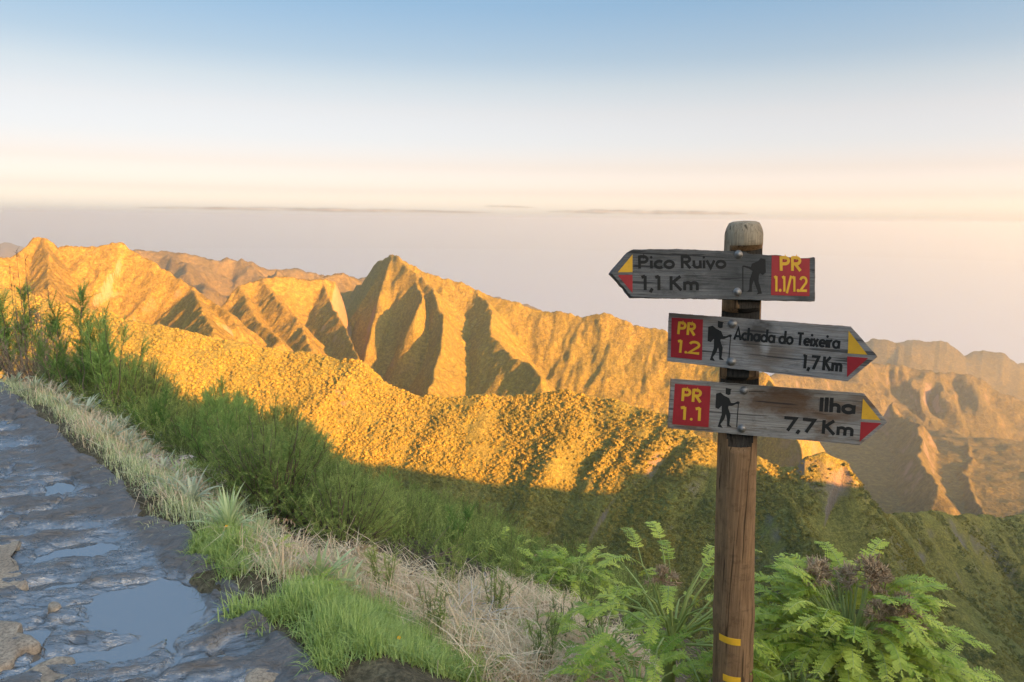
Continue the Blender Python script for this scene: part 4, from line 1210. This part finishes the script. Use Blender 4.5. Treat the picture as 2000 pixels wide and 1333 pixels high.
# giant parsley: lobed compound leaves
def leaflet(L, W, rng, teeth=4):
    """lobed leaflet outline in its own plane, from the origin along +x"""
    up = []
    for i in range(teeth):
        a = i / teeth
        up += [((a + .10 / teeth) * L, W * .22), ((a + .85 / teeth) * L, W * (1.0 * math.sin((a + .25) * 2.5) + .15) * rng.uniform(.8, 1.2))]
    pts = [(0, 0)] + up + [(L, 0)] + [(x * rng.uniform(.97, 1.03), -y * rng.uniform(.85, 1.1)) for x, y in up[::-1]]
    return np.array(pts)
def compound_leaf(acc, stem, P0, az, el, length, pairs, ll, rng, droop=.5, tint=.4):
    s = np.linspace(0, 1, 12)
    d = np.array([math.cos(az), math.sin(az)])
    e = el - droop * 1.9 * s ** 1.3
    seg = length / 11
    pos = [np.array(P0, float)]
    for k in range(11):
        pos.append(pos[-1] + seg * np.array([d[0] * math.cos(e[k]), d[1] * math.cos(e[k]), math.sin(e[k])]))
    pos = np.array(pos)
    tube(stem, pos, .0035 * length / .4, .0012, 4, tint)
    side = np.array([-d[1], d[0], 0])
    for k in range(pairs + 1):
        u = .30 + .70 * k / pairs; i = u * 11; a = min(int(i), 10); p = pos[a] + (pos[a + 1] - pos[a]) * (i - a)
        tang = unit(pos[a + 1] - pos[a])
        nrm = unit(np.cross(tang, side)) * -1
        size = ll * (1.15 - .6 * abs(u - .5)) * rng.uniform(.8, 1.2)
        for sg in ((-1, 1) if k < pairs else (0,)):
            out = unit(side * sg * 1.0 + tang * (.55 if sg else 1.0) + np.array([0, 0, -.35 + rng.uniform(-.25, .2)]))
            w = unit(np.cross(nrm + rng.normal(0, .25, 3), out))
            o2 = leaflet(size, size * .21, rng)
            n = len(o2)
            lift = np.cross(out, w)
            V = p + o2[:, :1] * out + o2[:, 1:] * w + lift * (-(o2[:, :1] / size) ** 2 * size * .25 - np.abs(o2[:, 1:]) * .25)
            h = (n - 2) // 2
            F = []
            # strip the outline across its midline
            for q in range(h): 
                A, Bq = 1 + q, n - 1 - q
                if q == 0: F.append((0, Bq, A))
                else: F += [(1 + q - 1, n - q, Bq), (1 + q - 1, Bq, A)]
            F.append((h, n - h, h + 1))
            acc.add(V, F, np.clip(tint + rng.uniform(-.18, .22), 0, 1))
def umbel(acc, P0, r, rng, n=26):
    for k in range(n):
        az, el = rng.uniform(0, 6.28), rng.uniform(-.1, 1.4)
        d = np.array([math.cos(az) * math.cos(el), math.sin(az) * math.cos(el), math.sin(el)])
        m = P0 + d * r * rng.uniform(.5, .9)
        tube(acc, [P0, P0 + d * r * .35 + rng.normal(0, .004, 3), m], .0022, .0012, 3, rng.uniform(0, .5))
        for q in range(11):
            e2 = unit(d + rng.normal(0, .75, 3)); tube(acc, [m, m + e2 * r * rng.uniform(.2, .45)], .0032, .0008, 3, rng.uniform(.2, 1))
def parsley_shrub(seed, nleaf, R_, H_, leaf_len, pairs, ll, umbels=0, trunk=.0, pl=(.25, .6), dead=0):
    rng = np.random.default_rng(seed); lf, stm, ums = Acc(), Acc(), []
    if trunk:
        tube(stm, [(0, 0, -.5), (.01, 0, -.2), (0, .01, 0), (0, 0, H_ * .35)], trunk, trunk * .75, 10, .5)
    for k in range(nleaf):
        az = k * 2.39996 + rng.uniform(-.3, .3); u = (k + .5) / nleaf
        el = 1.25 - 1.35 * u + rng.uniform(-.2, .2)
        z0 = H_ * (.35 - .25 * u); r0 = .03 + .08 * u
        P0 = np.array([math.cos(az) * r0, math.sin(az) * r0, z0])
        pet = R_ * rng.uniform(*pl)
        P1 = P0 + pet * np.array([math.cos(az) * math.cos(el), math.sin(az) * math.cos(el), math.sin(el)])
        tube(stm, [P0, P0 * .5 + P1 * .5 + np.array([0, 0, .03]), P1], .007, .0035, 5, rng.uniform(.2, .8))
        compound_leaf(lf, stm, P1, az + rng.uniform(-.5, .5), el * .8, leaf_len * rng.uniform(.75, 1.2), pairs, ll, rng, rng.uniform(.45, .95), rng.uniform(.1, .75))
    dl = Acc()
    for k in range(dead):
        az = rng.uniform(0, 6.28); P1 = np.array([math.cos(az), math.sin(az), 0]) * R_ * rng.uniform(.2, .9); P1[2] = H_ * (1.05 - .55 * (np.hypot(P1[0], P1[1]) / R_) ** 2)
        compound_leaf(dl, dl, P1, az + rng.uniform(-.8, .8), rng.uniform(-.2, .7), leaf_len * rng.uniform(.4, .8), pairs, ll * .6, rng, rng.uniform(.5, 1.1), rng.uniform(.1, .9))
    for k in range(umbels):
        az = rng.uniform(0, 6.28); r = R_ * rng.uniform(.1, .6)
        P1 = np.array([math.cos(az) * r, math.sin(az) * r, H_ * rng.uniform(.95, 1.15) - r * .4])
        tube(stm, [(0, 0, H_ * .3), P1 * np.array([.6, .6, .7]), P1], .007, .004, 5, .4)
        um = Acc(); umbel(um, P1, .075, rng); ums.append(um)
    out = [('foliage', lf.mesh('foliage', M_pars)), ('stem', stm.mesh('stem', M_pstem, True))]
    if dead: out.append(('dead_leaves', dl.mesh('dead_leaves', M_umbel)))
    out += [('flower_head', um.mesh('flower_head', M_umbel)) for um in ums]
    return out
def spot(px, py, Y):
    d = ray(px, py); return d * (Y / d[1])
BIG = parsley_shrub(501, 240, .34, .40, .21, 16, .031, 9, .03, (.25, .7))
p = spot(1655, 1300, 2.55)
plant('parsley_shrub', BIG, p + np.array([0, 0, -.06]), .4, 1.0, 'big leafy parsley shrub with dry brown flower heads, right of the post', 'shrub')
MID = parsley_shrub(502, 34, .34, .36, .27, 17, .030, 1, .034, (.45, .95))
p = spot(1312, 1262, 2.75)
plant('parsley_shrub', MID, p, 2.0, .92, 'leafy parsley shrub with thick ringed stem, just left of the post', 'shrub')
SMALL = [parsley_shrub(503 + k, 32, .16, .20, .24, 14, .030) for k in range(3)]
for k, (px, py, Y, sc_, label) in enumerate([
        (1180, 1250, 3.3, .95, 'bright fern-like parsley between dry grass and the ringed stem'), (1395, 1290, 2.7, .8, 'bright parsley leaves at the foot of the post'), (1245, 1330, 2.45, .9, 'fern-like parsley at the bottom edge left of the post'),
        (1060, 1130, 5.2, 1.15, 'parsley with drooping fronds on the slope right of the dark hollow'), (985, 1095, 5.8, 1.0, 'pale wilted parsley next to the dark hollow'), (560, 1040, 4.3, .75, 'small parsley with rounded leaflets beside the path verge'),
        (672, 1085, 4.2, .7, 'small yellow-green parsley below the heather thicket'), (465, 945, 4.7, .8, 'parsley clump behind the pale strap-leaved rosette'), (1500, 1320, 2.5, .9, 'parsley leaves low down against the right side of the post'),
        (1130, 1120, 5.2, 1.0, 'parsley with pale arching fronds at the right end of the heather'), (1830, 1335, 2.6, .75, 'parsley leaves at the right foot of the big shrub'), (1560, 1345, 2.35, .9, 'bright parsley leaves at the bottom edge below the big shrub')]):
    p = spot(px, py, Y); g = float(near_ground(p[0], p[1]))
    if p[2] - g > .5 or p[2] < g: p[2] = max(p[2], g)
    plant('parsley_plant', SMALL[k % 3], p + np.array([0, 0, -.08]), k * 1.7, sc_, label, 'leafy plant', 'leafy parsley plants below the path')

for k, (px, py, sc_) in enumerate([(610, 1165, .42), (700, 1140, .5), (770, 1215, .4), (880, 1265, .45), (1000, 1255, .55), (940, 1315, .45), (820, 1160, .55), (525, 1090, .45), (1120, 1235, .6), (1215, 1240, .8)]):
    p = ground_hit(px, py)
    plant('parsley_seedling', SMALL[k % 3], p + np.array([0, 0, -.03]), k * 2.3, sc_, ['small parsley seedling among the strap rosettes', 'parsley seedling in dry grass under the heather', 'small parsley seedling between turf and dry grass', 'parsley seedling in the middle of the dry clearing', 'parsley seedling beside the bleached twigs', 'parsley seedling at the bottom of the dry clearing', 'parsley seedling near the foot of the dead branch', 'parsley seedling on the verge right of the strap rosette', 'leafy parsley seedling at the right edge of the dry clearing', 'large parsley seedling left of the ringed stem'][k], 'leafy plant', 'parsley seedlings in the grass')
# rosettes
def rosette(seed, n, L, W, mat, spread=(.15, 1.35), curl=.7, tw=.5):
    rng = np.random.default_rng(seed); a = Acc()
    for k in range(n):
        az = rng.uniform(0, 6.28); el = rng.uniform(*spread); ln = L * rng.uniform(.6, 1.15); w = W * rng.uniform(.7, 1.2)
        m = 7; s = np.linspace(0, 1, m); e = el - curl * rng.uniform(.4, 1.6) * s ** 1.6
        P = np.zeros((m, 3)); 
        for i in range(1, m): P[i] = P[i - 1] + ln / (m - 1) * np.array([math.cos(az) * math.cos(e[i]), math.sin(az) * math.cos(e[i]), math.sin(e[i])])
        side = np.array([-math.sin(az), math.cos(az), rng.uniform(-tw, tw) * .5]); ww = w * np.array([.55, .85, 1, .95, .78, .45, .03])
        V = np.concatenate([P - side * ww[:, None] * .5, P + side * ww[:, None] * .5]); V[m:, 2] += 0
        F = []
        for i in range(m - 1): F += [(i, i + 1, m + i + 1), (i, m + i + 1, m + i)]
        a.add(V, F, np.clip(rng.uniform(.1, .8) + np.tile(s, 2) * .2, 0, 1))
    return a.mesh('leaf_rosette', mat)
def set_thing(name, me, p, rz, sc_, label, cat, group=None, tilt=(0, 0)):
    o = obj(name, me, None, [float(q) for q in p], (tilt[0], tilt[1], rz), sc_); return tag(o, label, cat, group)
STRAP = rosette(601, 60, .24, .015, M_strap, (.45, 1.5), .75)
p = ground_hit(448, 1045); set_thing('strap_rosette', STRAP, p + np.array([0, 0, .02]), 0, 1.0, 'pale strap-leaved rosette on the verge above the yellow flower', 'rosette')
STR2 = rosette(602, 26, .22, .022, M_strap, (.5, 1.45), .6)
for px, py, sc_, label in [(622, 1150, 1.0, 'grey-green strap rosette in the dry grass above the bright turf'), (668, 1165, 1.0, 'greener strap rosette right of the grey one in the dry grass'), (352, 945, .9, 'pale strap tuft on the verge beside the clear puddle')]:
    p = ground_hit(px, py); set_thing('strap_rosette', STR2, p, px * .1, sc_, label, 'rosette')
SIL = [rosette(610 + k, 34, .17, .016, M_silver, (.1, 1.3), .8) for k in range(3)]
tuft_rng = np.random.default_rng(9)
TUFTS = [(28, 752), (70, 765), (110, 778), (150, 790), (185, 800), (225, 815), (262, 830), (240, 850), (275, 862), (205, 838), (250, 878), (280, 895), (300, 905), (215, 862), (168, 815), (128, 800), (320, 930), (300, 880), (340, 960), (375, 985)]
for k, (px, py) in enumerate(TUFTS):
    p = ground_hit(px, py)
    set_thing('silver_tuft', SIL[k % 3], p + np.array([0, 0, .01]), k * 2.1, float(tuft_rng.uniform(.85, 1.35)), 'silvery green leaf tuft in the row along the path verge', 'tuft', 'silvery tufts along the path verge')

# dry fronds
def dry_frond(seed, n, L, mat, pairs=14):
    rng = np.random.default_rng(seed); a = Acc()
    for k in range(n):
        az = rng.uniform(0, 6.28); el = rng.uniform(.4, 1.2); m = 12; s = np.linspace(0, 1, m); e = el - 1.9 * s ** 1.5; ln = L * rng.uniform(.7, 1.1)
        P = np.zeros((m, 3))
        for i in range(1, m): P[i] = P[i - 1] + ln / (m - 1) * np.array([math.cos(az) * math.cos(e[i]), math.sin(az) * math.cos(e[i]), math.sin(e[i])])
        tube(a, P, .003, .001, 3, .3)
        side = np.array([-math.sin(az), math.cos(az), 0])
        for q in range(pairs * 2):
            u = .25 + .75 * (q // 2) / pairs; i = u * (m - 1); b = min(int(i), m - 2); p0 = P[b] + (P[b + 1] - P[b]) * (i - b)
            sg = 1 if q % 2 else -1; out = unit(side * sg + np.array([0, 0, -.6]) + rng.normal(0, .35, 3)); l2 = .10 * L / .4 * (1.1 - u) + .02
            w = unit(np.cross(out, rng.normal(0, 1, 3))) * .007
            a.add([p0 - w, p0 + w, p0 + out * l2 * .6 + w * 1.3, p0 + out * l2], [(0, 1, 2), (0, 2, 3)], rng.uniform(0, 1))
    return a.mesh('dry_fern', mat)
DF = [dry_frond(701, 9, .42, M_frond), dry_frond(702, 7, .36, M_umbel)]
for px, py, k, sc_, label in [(455, 958, 0, .95, 'wilted grey fern with drooping fronds beside the parsley clump'), (290, 880, 1, .8, 'brown withered fern among the silvery tufts'), (330, 930, 0, .8, 'grey withered fern on the verge left of the strap rosette'), (640, 1120, 1, .9, 'rusty brown dead fern below the small parsley'),
                              (505, 1040, 1, .7, 'rusty dead fern right of the strap rosette'), (1040, 1110, 1, .9, 'brown dead fern among the pale fronds right of the dark hollow'), (1085, 1240, 1, .8, 'brown dead fern in the dry grass clearing')]:
    p = ground_hit(px, py); set_thing('dry_fern', DF[k], p, px * .3, sc_, label, 'fern')

# grass: blades by the thousand
def blades(acc, base, height, width, rng, lean=(.1, .7), tint=(0, 1), flat=0.0):
    N = len(base); az = rng.uniform(0, 6.28, N); ln = rng.uniform(*lean, N)
    d = np.stack([np.cos(az), np.sin(az), np.zeros(N)], 1); up = np.array([0, 0, 1.0])
    h = height * rng.uniform(.55, 1.15, N)
    mid = base + (up * (np.cos(ln * .6) * h * .5)[:, None] + d * (np.sin(ln * .6) * h * .5)[:, None])
    tip = mid + (up * (np.cos(ln * 1.7) * h * .5)[:, None] + d * (np.sin(ln * 1.7) * h * .5)[:, None])
    sd = np.stack([-np.sin(az), np.cos(az), np.zeros(N)], 1); w = (width * rng.uniform(.6, 1.3, N))[:, None] * .5
    V = np.stack([base - sd * w, base + sd * w, mid - sd * w * .8, mid + sd * w * .8, tip], 1).reshape(-1, 3)
    k = np.arange(N)[:, None, None] * 5; F = (k + np.array([[0, 1, 3], [0, 3, 2], [2, 3, 4]])[None]).reshape(-1, 3)
    acc.add(V, F, np.repeat(rng.uniform(*tint, N), 5))
def poly_points(poly, n, rng):
    """ground points whose picture falls inside a photo polygon, evenly over the ground"""
    P = np.array([ground_hit(*p)[:2] for p in poly]); lo, hi = P.min(0), P.max(0); out = np.zeros((0, 2))
    while len(out) < n:
        c = rng.uniform(lo, hi, (n * 2, 2)); ins = np.zeros(len(c), bool)
        for i in range(len(P)):
            a, b = P[i], P[i - 1]
            ins ^= ((a[1] > c[:, 1]) != (b[1] > c[:, 1])) & (c[:, 0] < (b[0] - a[0]) * (c[:, 1] - a[1]) / (b[1] - a[1] + 1e-12) + a[0])
        out = np.concatenate([out, c[ins]])
    return out[:n]
def patch(name, label, polys, mat, hgt, wid, lean, clump=.0, tint=(0, 1), seed=1):
    rng = np.random.default_rng(seed); a = Acc()
    for poly, n in polys:
        xy = poly_points(poly, n, rng)
        if clump:
            cen = xy[:max(8, n // 60)]; ix = rng.integers(0, len(cen), n); m = rng.random(n) < .75
            xy = np.where(m[:, None], cen[ix] + rng.normal(0, clump, (n, 2)), xy)
        z = near_ground(xy[:, 0], xy[:, 1])
        s, q = sq(xy[:, 0], xy[:, 1]); ok = s > edge_wiggle(q) - .03
        den = fbm(xy[:, 0] * 5, xy[:, 1] * 5, 2, 33)
        xy, z = xy[ok], z[ok]; hh = hgt * (1 + .6 * den[ok])
        blades(a, np.column_stack([xy, z - .01]), hh, np.full(len(xy), wid), rng, lean, tint)
    return tag(obj(name, a.mesh(name, mat)), label, None, None, 'stuff')
patch('fresh_grass', 'bright green turf at the bottom of the verge beside the path', [([(560, 1165), (640, 1150), (760, 1215), (900, 1290), (960, 1345), (620, 1345), (610, 1260), (560, 1205)], 15000), ([(450, 1200), (560, 1175), (600, 1205), (520, 1225)], 900), ([(370, 1075), (470, 1050), (500, 1085), (480, 1130), (420, 1110)], 2600)], M_grass, .115, .0042, (.1, 1.35), .028, (0, 1), 3)
patch('verge_grass', 'mixed green and pale grass along the path verge', [([(-20, 745), (60, 745), (200, 800), (300, 880), (350, 960), (520, 1050), (640, 1130), (600, 1180), (520, 1120), (330, 1010), (200, 895), (90, 795), (-20, 765)], 15000)], M_mixg, .10, .0038, (.2, 1.2), .06, (0, 1), 4)
patch('green_tufts', 'green grass blades scattered through the dry grass', [([(560, 1120), (700, 1090), (830, 1160), (1000, 1150), (1130, 1200), (1250, 1300), (1260, 1345), (930, 1345), (760, 1215), (650, 1160)], 5200), ([(330, 900), (400, 900), (560, 1080), (640, 1140), (560, 1130), (430, 1030)], 1800)], M_mixg, .17, .0042, (.1, 1.2), .03, (0, .6), 8)
patch('dry_grass', 'matted dry straw-coloured grass in the clearing below the path', [([(560, 1120), (700, 1090), (830, 1160), (1000, 1150), (1130, 1200), (1250, 1300), (1260, 1345), (930, 1345), (760, 1215), (650, 1160)], 15000), ([(0, 752), (200, 815), (300, 890), (400, 930), (450, 1010), (400, 1030), (330, 985), (200, 870), (60, 765)], 2600), ([(470, 1060), (560, 1080), (640, 1140), (560, 1130)], 1400)], M_straw, .27, .0046, (.7, 2.6), .06, (0, 1), 5)
rg = np.random.default_rng(44); a = Acc()
xy = poly_points([(640, 1130), (760, 1120), (900, 1170), (1130, 1200), (1250, 1300), (1260, 1345), (930, 1345), (800, 1235)], 1700, rg); N_ = len(xy)
az, el = rg.uniform(0, 6.28, N_), np.abs(rg.normal(0, .32, N_)); ln = rg.uniform(.10, .36, N_)
b0 = np.column_stack([xy, near_ground(xy[:, 0], xy[:, 1]) + rg.uniform(.01, .15, N_)]); d_ = np.column_stack([np.cos(az) * np.cos(el), np.sin(az) * np.cos(el), np.sin(el)])
sl = -.55 * (d_[:, 0] * EDGE_N[0] + d_[:, 1] * EDGE_N[1]); d_[:, 2] += sl
mid = b0 + d_ * (ln * .5)[:, None] + np.column_stack([np.zeros((N_, 2)), rg.uniform(.0, .03, N_)]); tip = b0 + d_ * ln[:, None]
sd = unit(np.cross(d_, np.array([0, 0, 1.0]))) * rg.uniform(.0012, .003, N_)[:, None]
V = np.stack([b0 - sd, b0 + sd, mid - sd, mid + sd, tip], 1).reshape(-1, 3); k_ = np.arange(N_)[:, None, None] * 5
a.add(V, (k_ + np.array([[0, 1, 3], [0, 3, 2], [2, 3, 4]])[None]).reshape(-1, 3), np.repeat(rg.uniform(.2, 1, N_), 5))
tag(obj('straw', a.mesh('straw', M_straw)), 'fallen straw stalks lying across each other in the dry clearing', None, None, 'stuff')
rg = np.random.default_rng(41); a = Acc()
xy = poly_points([(0, 700), (200, 740), (420, 860), (640, 960), (900, 1020), (1200, 1120), (1330, 1220), (1100, 1190), (900, 1130), (700, 1080), (540, 1030), (330, 900), (130, 790), (0, 745)], 2300, rg)
s_, q_ = sq(xy[:, 0], xy[:, 1]); xy = xy[s_ > .55]
az, el = rg.uniform(0, 6.28, len(xy)), rg.uniform(.6, 1.5, len(xy))
needles(a, np.column_stack([xy, near_ground(xy[:, 0], xy[:, 1]) + rg.uniform(-.02, .18, len(xy))]), np.column_stack([np.cos(az) * np.cos(el), np.sin(az) * np.cos(el), np.sin(el)]), rg.uniform(.12, .28, len(xy)), 140, .030, .007, rg, rg.uniform(.05, .6, len(xy)))
tag(obj('undergrowth', a.mesh('undergrowth', M_heath)), 'low dark green undergrowth filling the gaps under the heather', None, None, 'stuff')

# dead branch, twigs, flowers
a = Acc()
bp = [spot(*q) for q in ((712, 1212, 3.75), (745, 1172, 3.78), (782, 1150, 3.8), (806, 1118, 3.82), (832, 1092, 3.86), (860, 1083, 3.9), (884, 1078, 3.95))]
tube(a, bp, .011, .003, 6, .25)
for s0, e1, e2 in ((4, (868, 1085, 3.85), (905, 1088, 3.9)), (3, (800, 1080, 3.85), (780, 1050, 3.9)), (4, (850, 1060, 3.9), (878, 1028, 3.95)), (5, (880, 1070, 3.95), (905, 1062, 4.0)), (2, (770, 1120, 3.85), (755, 1085, 3.9))):
    tube(a, [bp[s0], spot(*e1), spot(*e2)], .0035, .0012, 4, .6)
tag(obj('dead_branch', a.mesh('dead_branch', M_stem, True)), 'bare dead branch leaning out of the dry grass', 'branch')
a = Acc(); rg = np.random.default_rng(12)
for k in range(42):
    p = ground_hit(float(rg.uniform(880, 980)), float(rg.uniform(1185, 1250))); d = unit(rg.normal(0, 1, 3) * np.array([1, 1, .55])); l = rg.uniform(.08, .22)
    p = p + np.array([0, 0, .08]); tube(a, [p, p + d * l * .5 + rg.normal(0, .012, 3), p + d * l], .003, .0012, 4, rg.uniform(.6, 1))
M_bleach = plant_mat('bleached_twig', (.34, .29, .25), (.68, .62, .56), .9, 0.0)
tag(obj('twig_heap', a.mesh('twig_heap', M_bleach)), 'small tangle of bleached dead twigs in the dry grass', None, None, 'stuff')
M_flower = plant_mat('yellow_flower', (.75, .36, .01), (.9, .5, .02), .6, .2)
def flower():
    h, s = Acc(), Acc()
    for r_, z, n in ((.013, 0, 14), (.009, .003, 11)):
        for k in range(n):
            t0 = 2 * math.pi * k / n; d = np.array([math.cos(t0), math.sin(t0), .25]); w = np.array([-math.sin(t0), math.cos(t0), 0]) * .0028
            h.add([(0, 0, z), d * r_ * .7 - w + (0, 0, z), d * r_ * .7 + w + (0, 0, z), d * r_ + (0, 0, z)], [(0, 1, 2), (1, 3, 2)], .3 + .5 * (k % 2))
    tube(s, [(0, 0, -.10), (.004, 0, -.05), (0, 0, 0)], .0014, .0011, 4, .5)
    return [('petals', h.mesh('petals', M_flower)), ('stem', s.mesh('stem', M_pstem))]
FL = flower()
for px, py, label in ((444, 1060, 'tiny yellow flower on the verge below the strap rosette'), (780, 1285, 'tiny yellow flower in the bright turf')):
    p = ground_hit(px, py); plant('yellow_flower', FL, p + np.array([0, 0, .08]), 0, .6, label, 'flower', None, (.5, .1))
# bare stalks poking above the bushes at the left edge
a = Acc(); rg = np.random.default_rng(31)
for px, py in ((12, 520), (30, 490), (42, 500), (22, 535), (55, 545), (88, 555), (68, 575)):
    x, y, H = stand(px, py, 1.3); base = np.array([x, y, float(near_ground(x, y))]); top = base + np.array([rg.uniform(-.03, .05), 0, H])
    tube(a, [base, base * .5 + top * .5 + rg.normal(0, .015, 3), top], .004, .0015, 4, .5)
    for k in range(16):
        u = rg.uniform(.55, 1); p = base + (top - base) * u; d = unit(rg.normal(0, .5, 3) + np.array([0, 0, 1.0])); tube(a, [p, p + d * rg.uniform(.04, .10)], .003, .001, 3, rg.uniform(.2, .9))
tag(obj('dry_stalks', a.mesh('dry_stalks', M_stem)), 'thin bare stalks poking up above the heather at the left edge', None, None, 'stuff')
